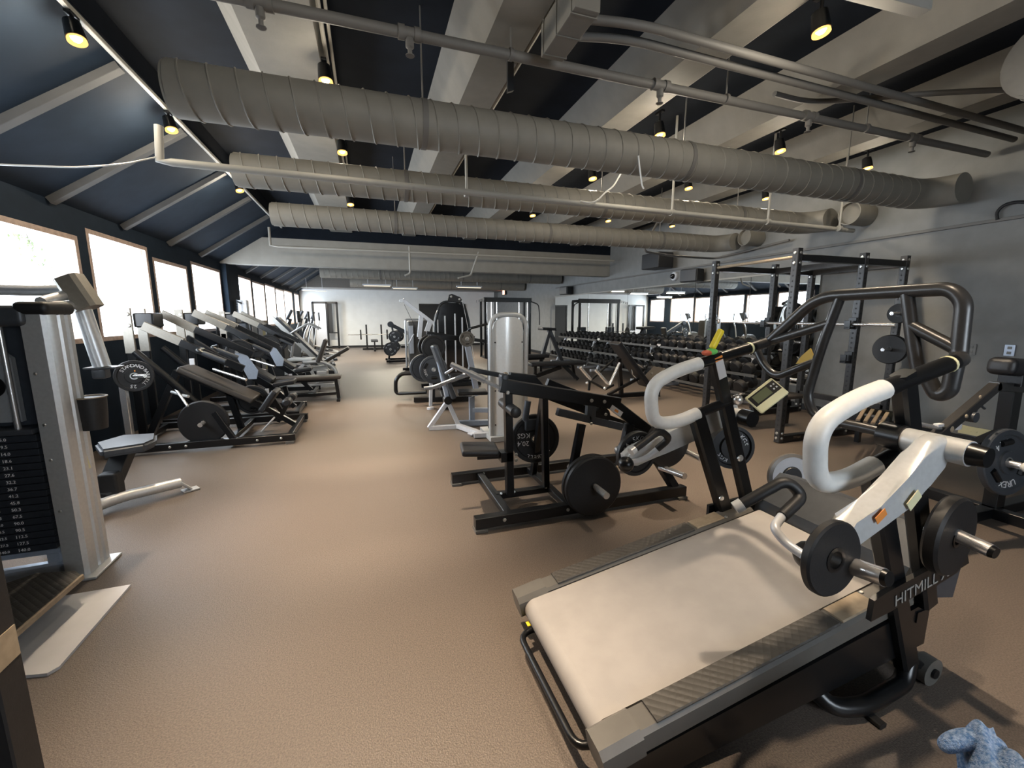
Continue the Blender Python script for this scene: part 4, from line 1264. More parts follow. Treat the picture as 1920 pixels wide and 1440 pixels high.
plate('big smooth black plate low on the near side of the incline machine', (-1.83, 5.55, 0.315), (0, -1, 0), 0.25, 0.05, plain=True, group='left row plates')
plate('black plate with white STANDARD BARBELL ring lettering at the left row wall end', (-2.36, 5.43, 0.885), (0.35, -1, 0.05), 0.165, 0.04, words=[('STANDARD', 0.048, -0.15, 0.24, 0.66), ('BARBELL', 0.042, 1.75, 0.24, 0.66), ('25', 0.05, 3.3, 0.26, 0.66)], group='left row plates')
plate('black plate with 20 marked on it behind the seat pad of the incline machine', (-1.5, 6.28, 0.42), (0.1, -1, 0), 0.19, 0.04, words=[('20', 0.05, 3.14, 0.26, 0.62)], holes=True, group='left row plates')

# ------------------------------------------------------------------ lever machines behind it (built once, copied)
def lever_machine(label, loc, rz=0):
    o = thing('lever_press', label, 'gym machine', loc, rz, 'lever machines in the left row')
    for y in (-0.4, 0.4):
        b = MB(); b.beam((-0.95, y, 0.06), (0.75, y, 0.06), 0.07, 0.08); part('base_rail', b, 'black_metal', o)
    for x in (-0.9, 0.1, 0.7):
        b = MB(); b.beam((x, -0.4, 0.065), (x, 0.4, 0.065), 0.06, 0.06); part('cross_rail', b, 'black_metal', o)
    b = MB(); b.beam((-0.72, -0.12, 0.08), (-0.72, -0.12, 1.2), 0.08, 0.05, up=(0, 1, 0)); part('post', b, 'black_metal', o)
    b = MB(); b.beam((-0.72, -0.13, 1.12), (-0.72, -0.13, 1.60), 0.10, 0.03, up=(0, 1, 0)); up = part('upright', b, 'warm_steel', o, label='flat tan steel upright')
    b = MB()
    for z in (1.53, 1.40): b.bolt((-0.70, -0.138, z), (0, -1, 0), 0.02, 0.012)
    part('bolt', b, 'bolt_steel', up)
    b = MB(); b.beam((-0.72, 0.2, 0.08), (-0.72, 0.2, 1.2), 0.08, 0.05, up=(0, 1, 0)); part('post', b, 'black_metal', o)
    b = MB(); b.beam((-0.72, 0.19, 1.12), (-0.72, 0.19, 1.58), 0.10, 0.03, up=(0, 1, 0)); part('upright', b, 'warm_steel', o)
    b = MB(); b.box((-0.6, 0.04, 1.47), (0.2, 0.3, 0.17), 0.02); part('pivot_block', b, 'black_metal', o)
    for y in (-0.2, 0.26):
        b = MB(); b.beam((-0.52, y, 1.56), (-0.12, y, 1.34), 0.05, 0.1); part('lever_tube', b, 'warm_steel', o)
        b = MB(); b.beam((-0.14, y, 1.35), (0.42, y * 1.3, 1.02), 0.055, 0.085); part('lever_arm', b, 'black_metal', o)
        b = MB(); b.tube([(0.12, y, 1.18), (0.12, y * 2.1, 1.15), (0.3, y * 2.1, 1.06)], 0.018, fillet=0.05, n=10); part('handle', b, 'black_metal', o)
        b = MB(); b.tube([(0.22, y * 2.1, 1.10), (0.42, y * 2.1, 0.99)], 0.026, n=12); part('grip', b, 'graphite', o)
        b = MB(); b.cyl((0.05, y * 1.1, 1.02), (0.05, y * 1.1 + (0.34 if y > 0 else -0.34), 1.02), 0.0245, n=14); part('loading_pin', b, 'chrome', o)
        b = MB(); b.cyl((-0.35, y * 1.1, 0.75), (0.12, y * 2.6, 0.62), 0.02, n=14); part('storage_pin', b, 'chrome', o)
    b = MB(); b.beam((-0.72, 0.04, 1.2), (0.30, 0.04, 0.42), 0.07, 0.09); b.beam((0.3, 0.04, 0.44), (0.62, 0.04, 0.08), 0.07, 0.07); b.beam((-0.1, 0.04, 0.7), (0.05, 0.04, 0.08), 0.06, 0.07, up=(0, 1, 0)); part('spine', b, 'black_metal', o)
    b = MB(); b.pad((-0.3, 0.04, 1.0), (0.36, 0.04, 0.52), 0.3, 0.07, (0.55, 0, 0.8)); part('back_pad', b, 'vinyl', o)
    b = MB(); b.pad((0.36, 0.04, 0.46), (0.66, 0.04, 0.5), 0.3, 0.07, (0, 0, 1)); part('seat_pad', b, 'vinyl', o)
    b = MB(); b.beam((0.5, 0.04, 0.42), (0.55, 0.04, 0.1), 0.06, 0.06, up=(0, 1, 0)); part('seat_post', b, 'black_metal', o)
    b = MB(); b.prism([(0.0, -0.48, 1.0), (0.14, -0.48, 0.98), (0.27, -0.48, 0.74), (0.24, -0.48, 0.62), (0.14, -0.48, 0.62)], (0, 0.01, 0)); part('guard_plate', b, 'blue_steel', o)
    b = MB(); b.box((0.35, -0.44, 0.4), (0.05, 0.02, 0.13)); b.box((-0.02, -0.42, 1.0), (0.05, 0.02, 0.07)); part('sticker', b, 'white_board', o)
    return o
lm = lever_machine('plate-loaded lever press with tan uprights, second machine of the left row', (-1.80, 7.32, 0))
lm2 = dup(lm, (-1.75, 9.0, 0), None, 'plate-loaded lever press with tan uprights, third machine of the left row')
for i, (lx, ly, w_) in enumerate(((-1.80, 7.32, 'second'), (-1.75, 9.0, 'third'))):
    plate('black plate on the near pin of the %s machine of the left row' % w_, (lx + 0.05, ly - 0.42, 1.02), (0, -1, 0), 0.17, 0.04, group='left row plates')
    plate('black plate on the far pin of the %s machine of the left row' % w_, (lx + 0.05, ly + 0.46, 1.02), (0, -1, 0), 0.17, 0.04, group='left row plates')

# flat bench
def flat_bench(label, loc, rz, L=1.3):
    o = thing('flat_bench', label, 'bench', loc, rz, 'flat benches')
    b = MB(); b.pad((-L / 2, 0, 0.43), (L / 2, 0, 0.43), 0.3, 0.065, (0, 0, 1)); part('bench_pad', b, 'vinyl_brown', o)
    b = MB(); b.beam((-L / 2 + 0.08, 0, 0.375), (L / 2 - 0.06, 0, 0.375), 0.08, 0.05); b.beam((-L / 2 + 0.15, 0, 0.12), (L / 2 - 0.1, 0, 0.12), 0.05, 0.05); part('frame', b, 'black_metal', o)
    for x in (-L / 2 + 0.15, L / 2 - 0.09):
        b = MB(); b.beam((x, 0, 0.36), (x + (0.03 if x > 0 else -0.0), 0, 0.03), 0.06, 0.06, up=(0, 1, 0)); part('leg', b, 'black_metal', o)
        b = MB(); b.beam((x + (0.03 if x > 0 else 0), -0.22, 0.02), (x + (0.03 if x > 0 else 0), 0.22, 0.02), 0.06, 0.04); part('foot_bar', b, 'black_metal', o)
    return o
fb = flat_bench('long black flat bench with brown-black pad standing by the left aisle', (-1.18, 8.2, 0), 0.02, 1.32)

# dark console shroud machine by the third window
o = wthing('shrouded_stack', 'dark green-grey shrouded weight machine by the windows in the left row', 'gym machine', (-2.55, 10.2, 0))
b = MB(); b.box((-2.55, 10.2, 0.72), (0.5, 0.75, 1.36), 0.05); part('shroud', b, 'graphite', o)
b = MB(); b.tube([(-2.25, 9.8, 0.02), (-2.25, 9.8, 1.40), (-2.83, 9.8, 1.40), (-2.83, 9.8, 0.02)], 0.025, fillet=0.08, n=12); part('frame_tube', b, 'black_metal', o)
b = MB(); b.box((-2.29, 10.0, 1.15), (0.01, 0.22, 0.28), 0.004); part('placard', b, 'white_board', o)
# leg curl with silver frame
o = wthing('leg_curl_machine', 'silver framed lying leg machine with two tilted black pads beside the left aisle', 'gym machine', (-1.2, 10.1, 0))
b = MB(); b.beam((-1.85, 9.75, 0.05), (-0.66, 9.75, 0.05), 0.06, 0.07); b.beam((-1.85, 10.5, 0.05), (-0.75, 10.5, 0.05), 0.06, 0.07); part('base_rail', b, 'silver', o)
b = MB(); b.tube([(-0.68, 9.75, 0.07), (-0.72, 9.75, 0.42), (-0.95, 9.78, 0.56), (-1.35, 9.8, 0.55)], 0.035, fillet=0.12, n=12); part('frame_tube', b, 'silver', o)
b = MB(); b.beam((-1.75, 9.8, 0.1), (-1.35, 9.9, 0.5), 0.06, 0.07, up=(0, 1, 0)); b.beam((-1.25, 9.8, 0.5), (-1.1, 9.8, 0.1), 0.06, 0.06, up=(0, 1, 0)); b.beam((-1.8, 10.1, 0.3), (-0.9, 10.0, 0.42), 0.08, 0.09); part('frame_tube', b, 'silver', o)
b = MB(); b.pad((-1.06, 9.9, 0.55), (-0.88, 9.9, 1.02), 0.4, 0.08, (1, 0, -0.35)); part('back_pad', b, 'vinyl_brown', o)
b = MB(); b.pad((-0.98, 10.35, 0.5), (-0.45, 10.35, 0.80), 0.36, 0.07, (-0.4, 0, 1)); part('leg_pad', b, 'vinyl_brown', o)
b = MB(); b.pad((-1.65, 10.0, 0.60), (-1.15, 9.95, 0.60), 0.32, 0.06, (0, 0, 1)); part('seat_pad', b, 'white_grip', o)
b = MB(); b.box((-1.0, 9.95, 0.26), (0.22, 0.3, 0.2), 0.03); part('cam_cover', b, 'silver_paint', o)
b = MB(); b.box((-1.9, 10.3, 0.6), (0.35, 0.5, 0.75), 0.05); part('stack_shroud', b, 'black_matte', o)
# pale columns by the windows
for (x, y, h, w_, lab, m_) in ((-2.72, 11.35, 1.88, 0.2, 'pale square column with a black chain pulley standing against the window pier', 'white_steel'), (-2.5, 12.0, 1.40, 0.15, 'shorter pale column standing past the window pier', 'pale_yellow')):
    o = wthing('cable_column', lab, 'cable column', (x, y, 0))
    b = MB(); b.box((x, y, h / 2 + 0.015), (w_, w_, h - 0.03), 0.015); part('column', b, 'white_steel' , o)
    b = MB(); b.box((x + w_ * 0.3, y - w_ / 2 - 0.012, h * 0.55), (w_ * 0.4, 0.024, h * 0.8), 0.004); part('deck_rail', b, m_, o)
    b = MB(); b.box((x, y, 0.015), (0.45, 0.5, 0.03), 0.006); part('base', b, 'graphite', o)
    if h > 1.5:
        b = MB(); b.tube([(x, y - 0.05, h - 0.08), (x - 0.05, y - 0.25, h - 0.04)], 0.02, n=8)
        for k in range(5):
            b.lathe((x - 0.05, y - 0.26, h - 0.02 - k * 0.055), (1, 0.3, 0), [(0.028, -0.012), (0.028, 0.012)], 12)
        part('chain_pulley', b, 'graphite', o)
    else:
        b = MB(); b.box((x + 0.07, y - 0.06, h - 0.03), (0.1, 0.1, 0.08), 0.01); part('head', b, 'tan', o)
# cardio machines
def elliptical(label, loc, rz):
    o = thing('elliptical_trainer', label, 'cardio machine', loc, rz, 'cardio machines by the far windows')
    b = MB(); b.beam((-0.8, -0.25, 0.04), (0.8, -0.25, 0.04), 0.06, 0.06); b.beam((-0.8, 0.25, 0.04), (0.8, 0.25, 0.04), 0.06, 0.06); b.beam((-0.75, -0.3, 0.05), (-0.75, 0.3, 0.05), 0.07, 0.06); b.beam((0.75, -0.3, 0.05), (0.75, 0.3, 0.05), 0.07, 0.06); part('base', b, 'graphite', o)
    b = MB(); b.lathe((-0.42, -0.16, 0.42), (0, 1, 0), [(0.3, 0), (0.34, 0.03), (0.34, 0.29), (0.3, 0.32)], 28); part('flywheel_cover', b, 'smoke_grey', o)
    b = MB(); b.beam((-0.35, 0, 0.5), (-0.05, 0, 1.45), 0.1, 0.08, up=(1, 0, 0)); part('mast', b, 'black_metal', o)
    b = MB(); b.pad((-0.14, 0, 1.42), (0.0, 0, 1.68), 0.36, 0.06, (1, 0, -0.5)); con = part('console', b, 'graphite', o)
    for y in (-0.3, 0.3):
        b = MB(); b.tube([(-0.1, y, 0.45), (0.02, y, 1.05), (0.16, y, 1.3), (0.14, y, 1.62)], 0.022, fillet=0.12, n=10); part('arm', b, 'silver', o)
        b = MB(); b.tube([(0.15, y, 1.36), (0.14, y, 1.66)], 0.03, n=10); part('grip', b, 'rubber', o)
        b = MB(); b.tube([(-0.4, y * 0.75, 0.5 if y > 0 else 0.3), (0.75, y * 0.75, 0.16)], 0.03, n=10); part('rail', b, 'silver', o)
        b = MB(); b.pad((0.15, y * 0.75, 0.40 if y > 0 else 0.30), (0.55, y * 0.75, 0.33 if y > 0 else 0.25), 0.17, 0.05, (0, 0, 1)); part('pedal', b, 'rubber', o)
    return o
el = elliptical('dark elliptical trainer, nearest of the cardio machines by the far windows', (-1.9, 12.6, 0), 0.1)
dup(el, (-1.85, 14.2, 0), 0.1, 'dark elliptical trainer second in the row by the far windows')
dup(el, (-1.9, 15.9, 0), 0.1, 'dark elliptical trainer third in the row by the far windows')
dup(el, (-1.9, 17.6, 0), 0.1, 'dark elliptical trainer farthest in the row by the far windows')
def climber(label, loc, rz):
    o = thing('incline_climber', label, 'cardio machine', loc, rz, 'cardio machines by the far windows')
    b = MB(); b.beam((-0.6, 0, 1.45), (0.45, 0, 0.25), 0.42, 0.14); part('body', b, 'graphite', o)
    for y in (-0.24, 0.24):
        b = MB(); b.beam((-0.68, y, 1.5), (0.5, y, 0.15), 0.05, 0.1); part('deck_rail', b, 'silver', o)
        b = MB(); b.tube([(-0.3, y, 1.1), (0.1, y, 1.35), (0.35, y, 1.2)], 0.02, fillet=0.08, n=8); part('handle', b, 'silver', o)
    b = MB(); b.box((0.2, 0, 0.1), (0.9, 0.6, 0.16), 0.03); part('base', b, 'black_matte', o)
    b = MB(); b.beam((-0.55, 0, 1.35), (-0.4, 0, 0.1), 0.08, 0.1, up=(0, 1, 0)); part('leg', b, 'black_metal', o)
    return o
climber('steep dark climbing machine leaning towards the far windows behind the leg machine', (-1.5, 11.6, 0), 0.0)
# black framed mirror stand at the far left
o = wthing('framed_partition', 'tall black framed stand with pale and dark panels at the far left corner', 'partition', (-1.9, 21.9, 0))
b = MB()
for x in (-2.43, -1.83, -1.38): b.beam((x, 21.9, 0.0), (x, 21.9, 2.18), 0.09, 0.06, up=(0, 1, 0))
b.beam((-2.45, 21.9, 2.16), (-1.36, 21.9, 2.16), 0.06, 0.09); b.beam((-2.45, 21.9, 0.05), (-1.36, 21.9, 0.05), 0.05, 0.05); b.beam((-1.83, 21.9, 0.75), (-1.36, 21.9, 0.75), 0.05, 0.05)
part('frame', b, 'black_metal', o)
b = MB(); b.box((-2.13, 21.92, 1.1), (0.55, 0.02, 2.05), 0.002); part('pale_panel', b, 'white_steel', o)
b = MB(); b.box((-1.70, 21.92, 1.45), (0.2, 0.02, 1.35), 0.002); part('dark_panel', b, 'black_matte', o)
# ------------------------------------------------------------------ silver tower with seated frame
o = wthing('selectorized_row', 'silver round-topped weight tower with pale blue seat frame in the middle of the floor', 'gym machine', (1.5, 4.85, 0))
b = MB()
w2, zt = 0.225, 1.53
arc = [(1.575 - w2 + 0.0, 0.13)]
pts = [(1.575 - w2, 4.80, 0.05), (1.575 - w2, 4.80, zt), (1.575 + w2, 4.80, zt), (1.575 + w2, 4.80, 0.05)]
b.tube(pts, 0.026, fillet=0.17, n=14, seg=10); part('frame_tube', b, 'silver_paint', o)
def bulge(x0, x1, y, z0, z1, dep, rad, th=0.02):
    m_ = MB(); n = 14
    rows = []
    for k in range(n + 1):
        t = k / n
        x = x0 + (x1 - x0) * t
        e = min(t, 1 - t) * (x1 - x0)
        top = z1 - (rad - math.sqrt(max(0, rad * rad - max(0, rad - e) ** 2)) if e < rad else 0)
        yy = y - dep * (1 - (2 * t - 1) ** 2)
        rows.append([m_.bm.verts.new((x, yy, z0)), m_.bm.verts.new((x, yy, top)), m_.bm.verts.new((x, y + th, top)), m_.bm.verts.new((x, y + th, z0))])
    for a, c in zip(rows, rows[1:]):
        for j in range(4):
            m_.bm.faces.new((a[j], a[(j + 1) % 4], c[(j + 1) % 4], c[j]))
    m_.bm.faces.new(rows[0]); m_.bm.faces.new(rows[-1][::-1])
    return m_
part('shroud', bulge(1.575 - w2 + 0.025, 1.575 + w2 - 0.025, 4.82, 0.06, zt - 0.03, 0.085, 0.17), 'silver_bright', o)
b = MB(); b.box((1.575, 5.02, 0.72), (0.36, 0.2, 1.3), 0.02); part('weight_stack', b, 'stack_plate', o)
b = MB()
for z in (0.2, 0.62, 1.2):
    b.bolt((1.575 + w2 - 0.055, 4.79, z), (0, -1, 0), 0.009); b.bolt((1.575 - w2 + 0.055, 4.79, z), (0, -1, 0), 0.009)
part('bolt', b, 'black_metal', o)
b = MB(); b.beam((1.575, 4.72, 0.035), (1.575, 5.25, 0.035), 0.5, 0.06); part('base', b, 'silver_paint', o)
b = MB(); b.beam((0.70, 5.55, 0.03), (1.08, 5.5, 0.03), 0.06, 0.06); b.beam((0.70, 5.55, 0.03), (0.955, 5.53, 0.38), 0.055, 0.06, up=(0, 1, 0)); b.beam((0.955, 5.53, 0.38), (1.09, 5.5, 0.05), 0.055, 0.06, up=(0, 1, 0)); part('triangle_frame', b, 'white_steel', o)
b = MB(); b.beam((1.08, 5.5, 0.04), (1.28, 5.0, 0.04), 0.07, 0.06); b.beam((1.18, 4.98, 0.04), (1.62, 4.92, 0.04), 0.07, 0.06); part('base_link', b, 'white_steel', o)
b = MB(); b.box((1.22, 5.1, 0.035), (0.18, 0.09, 0.02), 0.01, rz=0.5); part('foot', b, 'white_steel', o)
b = MB(); b.beam((1.305, 5.62, 0.04), (1.305, 5.62, 0.40), 0.07, 0.07, up=(0, 1, 0)); b.beam((1.3, 5.62, 0.22), (1.6, 5.5, 0.22), 0.06, 0.06); b.beam((1.1, 5.6, 0.05), (1.6, 5.5, 0.05), 0.07, 0.07); part('seat_post', b, 'blue_steel', o)
b = MB(); b.pad((1.12, 5.66, 0.47), (1.52, 5.6, 0.47), 0.3, 0.05, (0, 0, 1)); part('seat', b, 'vinyl', o)
b = MB(); b.beam((0.955, 5.53, 0.40), (0.84, 5.6, 1.02), 0.09, 0.05, up=(1, 0, 0)); part('post', b, 'blue_steel', o)
b = MB(); b.pad((1.03, 5.56, 0.42), (0.80, 5.6, 1.13), 0.3, 0.07, (1, 0, 0.3)); part('back_pad', b, 'graphite', o)
b = MB(); b.lathe((0.955, 5.47, 0.40), (0, 1, 0), [(0.055, 0), (0.055, 0.12)], 20); part('pivot', b, 'black_metal', o)
b = MB(); b.tube([(0.66, 5.55, 0.57), (0.75, 5.5, 0.57), (1.25, 5.4, 0.75)], 0.018, fillet=0.05, n=10); part('lap_bar', b, 'mid_steel', o)

# ------------------------------------------------------------------ tall black shrouded tower with white jib
o = wthing('pulldown_tower', 'tall glossy black shrouded weight tower with pulley head and white boom, centre back', 'gym machine', (1.74, 9.4, 0))
b = MB()
pr = [(1.36, 0.12), (2.12, 0.12), (2.12, 1.3), (2.06, 1.55), (1.98, 1.72), (1.88, 1.80), (1.6, 1.80), (1.5, 1.72), (1.42, 1.55), (1.36, 1.3)]
b.prism([(x, 9.25, z) for x, z in pr], (0, 0.35, 0)); part('shroud', b, 'shroud_black', o)
for x in (1.42, 1.58, 1.80, 1.96):  # pale upright strips on the face of the black shroud
    b = MB(); b.beam((x, 9.235, 0.3), (x, 9.235, 1.6 - abs(x - 1.74) * 0.5), 0.03, 0.02, up=(0, 1, 0)); part('shroud_strip', b, 'white_steel', o, label='pale strip')
b = MB(); b.tube([(1.33, 9.22, 0.05), (1.36, 9.22, 1.35), (1.48, 9.22, 1.80), (1.74, 9.22, 1.84), (2.0, 9.22, 1.80), (2.12, 9.22, 1.35), (2.15, 9.22, 0.05)], 0.025, fillet=0.12, n=10); part('frame_tube', b, 'black_metal', o)
b = MB(); b.prism([(1.64, 9.2, 1.82), (1.68, 9.2, 1.97), (1.74, 9.2, 1.99), (1.92, 9.2, 1.92), (1.96, 9.2, 1.86), (1.92, 9.2, 1.82)], (0, 0.1, 0)); part('pulley_head', b, 'black_matte', o)
b = MB(); b.bolt((1.72, 9.2, 1.93), (0, -1, 0), 0.025); b.bolt((1.9, 9.2, 1.88), (0, -1, 0), 0.025); part('bolt', b, 'bolt_steel', o)
b = MB(); b.tube([(1.96, 9.2, 1.87), (2.2, 9.15, 0.6)], 0.006, n=6); part('cable', b, 'cable_white', o)
b = MB(); b.beam((1.0, 9.0, 0.05), (2.3, 9.0, 0.05), 0.08, 0.08); b.beam((1.3, 9.4, 0.06), (2.2, 9.4, 0.06), 0.5, 0.1); b.beam((1.35, 8.4, 0.05), (1.35, 9.3, 0.05), 0.08, 0.08); part('base', b, 'black_metal', o)
b = MB(); b.beam(aY(755, 562, 9.2), aY(812, 606, 9.2), 0.08, 0.07); part('boom', b, 'white_steel', o)
b = MB(); b.beam(aY(790, 592, 9.2), aY(786, 632, 9.2), 0.07, 0.09, up=(1, 0, 0)); b.beam(aY(786, 632, 9.2), aY(796, 640, 9.2), 0.06, 0.07); b.beam(aY(806, 605, 9.2), aY(800, 622, 9.2), 0.08, 0.1, up=(1, 0, 0)); part('boom_post', b, 'white_steel', o)
b = MB(); b.lathe(aY(752, 564, 9.25), (0, -1, 0), [(0.04, 0), (0.04, 0.1)], 16); part('boom_pulley', b, 'silver', o)
b = MB(); b.tube([aY(758, 571, 9.2), aY(772, 600, 9.2), aY(790, 640, 9.2)], 0.005, n=6); part('cable', b, 'black_matte', o)
b = MB(); b.beam(aY(800, 624, 8.7), aY(910, 640, 8.7), 0.06, 0.07); part('lap_beam', b, 'black_metal', o)

# ------------------------------------------------------------------ plate-loaded machine with bent base frame in front of the tower
o = wthing('plate_loaded_squat', 'black plate-loaded machine with bent floor frame, left of the silver tower', 'gym machine', (0.95, 7.4, 0))
b = MB(); b.tube([aY(800, 735, 7.6), aY(742, 738, 7.8), aY(742, 712, 7.8), aY(752, 701, 7.8), aY(800, 699, 7.6)], 0.035, fillet=0.08, n=10); part('base_frame', b, 'black_metal', o)
b = MB(); b.beam((0.7, 7.5, 0.05), (1.75, 7.3, 0.05), 0.08, 0.08); b.beam((1.15, 6.7, 0.05), (1.3, 8.1, 0.05), 0.08, 0.08); part('base_frame', b, 'black_metal', o)
b = MB(); b.beam((0.98, 7.2, 0.05), (1.02, 7.25, 1.2), 0.08, 0.08, up=(0, 1, 0)); part('upright', b, 'black_metal', o)
b = MB(); b.beam((1.35, 7.3, 0.1), (1.02, 7.25, 1.05), 0.08, 0.1, up=(0, 1, 0)); part('upright', b, 'blue_steel', o)
b = MB(); b.beam((1.60, 7.3, 1.18), (1.80, 7.3, 0.1), 0.09, 0.1, up=(0, 1, 0)); part('upright', b, 'blue_steel', o)
b = MB(); b.beam((0.95, 7.25, 1.15), (1.75, 7.25, 1.13), 0.07, 0.08); part('crossbeam', b, 'black_metal', o)
b = MB(); b.tube([(1.62, 7.3, 1.2), (1.66, 7.2, 1.3), (1.95, 7.1, 1.38)], 0.022, fillet=0.04, n=10); part('handle', b, 'black_metal', o)
b = MB(); b.cyl((1.0, 7.5, 1.0), (1.0, 6.95, 1.0), 0.0245, n=14); b.cyl((0.97, 7.3, 0.65), (0.97, 6.8, 0.65), 0.0245, n=14); b.cyl((1.56, 7.3, 1.13), (1.56, 6.95, 1.13), 0.0245, n=14); part('loading_pin', b, 'chrome', o)
b = MB(); b.pad((1.25, 7.05, 0.5), (1.5, 7.05, 0.5), 0.3, 0.07, (0, 0, 1)); part('seat', b, 'vinyl', o)
b = MB(); b.beam((0.9, 6.85, 0.05), (0.93, 6.9, 0.5), 0.05, 0.05, up=(0, 1, 0)); b.lathe((0.9, 6.85, 0.0), (0, 0, 1), [(0.06, 0), (0.06, 0.03)], 16); part('leg', b, 'white_steel', o)
plate('dark plate on the upper pin of the machine left of the silver tower', (1.0, 7.02, 1.0), (0.05, -1, 0), 0.2, 0.05, holes=False, group='squat machine plates')
plate('dark plate behind the upper one on the machine left of the silver tower', (0.99, 7.42, 0.99), (0.05, -1, 0), 0.2, 0.05, group='squat machine plates')
plate('grey-black plate with white marks on the lower pin left of the silver tower', (0.97, 6.88, 0.65), (0.05, -1, 0.05), 0.228, 0.045, words=[('20', 0.06, 0.8, 0.26, 0.68), ('UREX', 0.05, -1.9, 0.2, 0.62)], holes=True, m='graphite', group='squat machine plates')
plate('pale-edged plate behind the lower pin plate left of the silver tower', (0.86, 7.25, 0.64), (0.05, -1, 0.05), 0.24, 0.05, m='graphite', group='squat machine plates')
plate('small grey plate at the right end of the top beam beside the silver tower', (1.56, 7.0, 1.13), (0.0, -1, 0.1), 0.13, 0.04, m='smoke_grey', holes=True, group='squat machine plates')

# ------------------------------------------------------------------ grey selectorized machine and plate machines behind
o = wthing('grey_stack_machine', 'grey selectorized machine with flat top left of the black tower', 'gym machine', (1.3, 12.6, 0))
b = MB(); b.box((1.35, 12.7, 0.72), (0.55, 0.4, 1.32), 0.04); part('shroud', b, 'smoke_grey', o)
b = MB(); b.tube([(1.0, 12.5, 0.03), (1.0, 12.5, 1.42), (1.65, 12.5, 1.42), (1.65, 12.5, 0.03)], 0.028, fillet=0.06, n=12); part('frame_tube', b, 'silver', o)
b = MB(); b.box((1.15, 12.44, 0.85), (0.12, 0.05, 0.8), 0.01); part('panel', b, 'white_steel', o)
b = MB(); b.pad((1.05, 12.2, 0.75), (1.2, 12.2, 1.02), 0.12, 0.03, (1, 0, -0.5)); part('placard', b, 'white_board', o)
b = MB(); b.beam((0.85, 12.1, 0.05), (1.7, 12.1, 0.05), 0.07, 0.07); b.beam((0.95, 12.1, 0.05), (1.0, 12.5, 0.05), 0.07, 0.07); part('base', b, 'black_metal', o)
def far_press(label, loc, rz=0, hi=1.25):
    o = thing('plate_press', label, 'gym machine', loc, rz, 'plate machines at the back')
    b = MB(); b.beam((-0.5, -0.4, 0.05), (0.9, -0.4, 0.05), 0.07, 0.07); b.beam((-0.5, 0.4, 0.05), (0.9, 0.4, 0.05), 0.07, 0.07); b.beam((-0.4, -0.4, 0.05), (-0.4, 0.4, 0.05), 0.07, 0.07); b.beam((0.7, -0.4, 0.05), (0.7, 0.4, 0.05), 0.07, 0.07); part('base', b, 'black_metal', o)
    b = MB(); b.beam((0.7, 0, 0.08), (0.7, 0, 0.75), 0.08, 0.08, up=(0, 1, 0)); part('upright', b, 'black_metal', o)
    b = MB(); b.beam((0.7, 0, 0.7), (-0.3, 0, hi), 0.09, 0.12); part('lever_arm', b, 'graphite', o)
    b = MB(); b.lathe((-0.3, -0.08, hi), (0, 1, 0), [(0.1, 0), (0.1, 0.16)], 20); part('pivot', b, 'graphite', o)
    b = MB(); b.beam((-0.26, 0, hi - 0.05), (-0.2, 0, hi - 0.45), 0.06, 0.06, up=(0, 1, 0)); part('link', b, 'graphite', o)
    b = MB(); b.cyl((-0.2, -0.35, hi - 0.4), (-0.2, 0.35, hi - 0.4), 0.0245, n=12); b.cyl((-0.35, -0.45, 0.45), (-0.35, 0.3, 0.45), 0.0245, n=12); part('loading_pin', b, 'chrome', o)
    b = MB(); b.beam((-0.35, 0, 0.45), (-0.4, 0, 0.08), 0.06, 0.06, up=(0, 1, 0)); part('leg', b, 'black_metal', o)
    b = MB(); b.pad((0.0, 0, 0.5), (0.5, 0, 0.5), 0.32, 0.08, (0, 0, 1)); part('seat', b, 'vinyl', o)
    b = MB(); b.pad((0.55, 0, 0.55), (0.68, 0, 1.05), 0.3, 0.08, (1, 0, 0)); part('back_pad', b, 'vinyl', o)
    return o
far_press('dark plate-loaded press with raised arm and white-marked plates towards the white wall', (1.0, 14.8, 0))
for (dx, dy, z, r, s) in ((-0.2, -0.3, 0.85, 0.2, 'front plate on the raised arm'), (-0.05, 0.3, 0.85, 0.2, 'rear plate on the raised arm'), (-0.35, -0.42, 0.45, 0.225, 'front plate on the low pin'), (-0.2, 0.2, 0.5, 0.2, 'rear plate on the low pin')):
    plate('%s of the dark press by the white wall' % s, (1.0 + dx, 14.8 + dy, z), (-0.3, -1, 0), r, 0.05, words=[('45 LBS', 0.05, 2.4, 0.25, 0.66), ('45 LBS', 0.05, -0.7, 0.25, 0.66)], group='back press plates')
o = wthing('bench_press_station', 'small bench press station with loaded bar in front of the white far wall', 'bench press', (0.4, 20.3, 0))
for x in (-0.1, 0.55):
    b = MB(); b.beam((x, 20.5, 0.03), (x, 20.5, 1.15), 0.07, 0.07, up=(0, 1, 0)); part('upright', b, 'black_metal', o)
b = MB(); b.beam((-0.3, 20.5, 0.04), (0.8, 20.5, 0.04), 0.08, 0.08); b.beam((0.22, 19.4, 0.04), (0.22, 20.5, 0.04), 0.08, 0.08); part('base', b, 'black_metal', o)
b = MB(); b.pad((0.22, 19.3, 0.45), (0.22, 20.5, 0.45), 0.3, 0.07, (0, 0, 1)); part('bench_pad', b, 'vinyl', o)
b = MB(); b.beam((0.22, 19.6, 0.4), (0.22, 19.6, 0.06), 0.06, 0.06, up=(0, 1, 0)); part('leg', b, 'black_metal', o)
o = wthing('barbell', 'chrome barbell racked on the bench press station by the white wall', 'barbell', (0.22, 20.4, 0.8))
b = MB(); b.cyl((-0.9, 20.42, 0.7), (1.3, 20.42, 0.7), 0.02, n=10); part('bar', b, 'chrome', o)
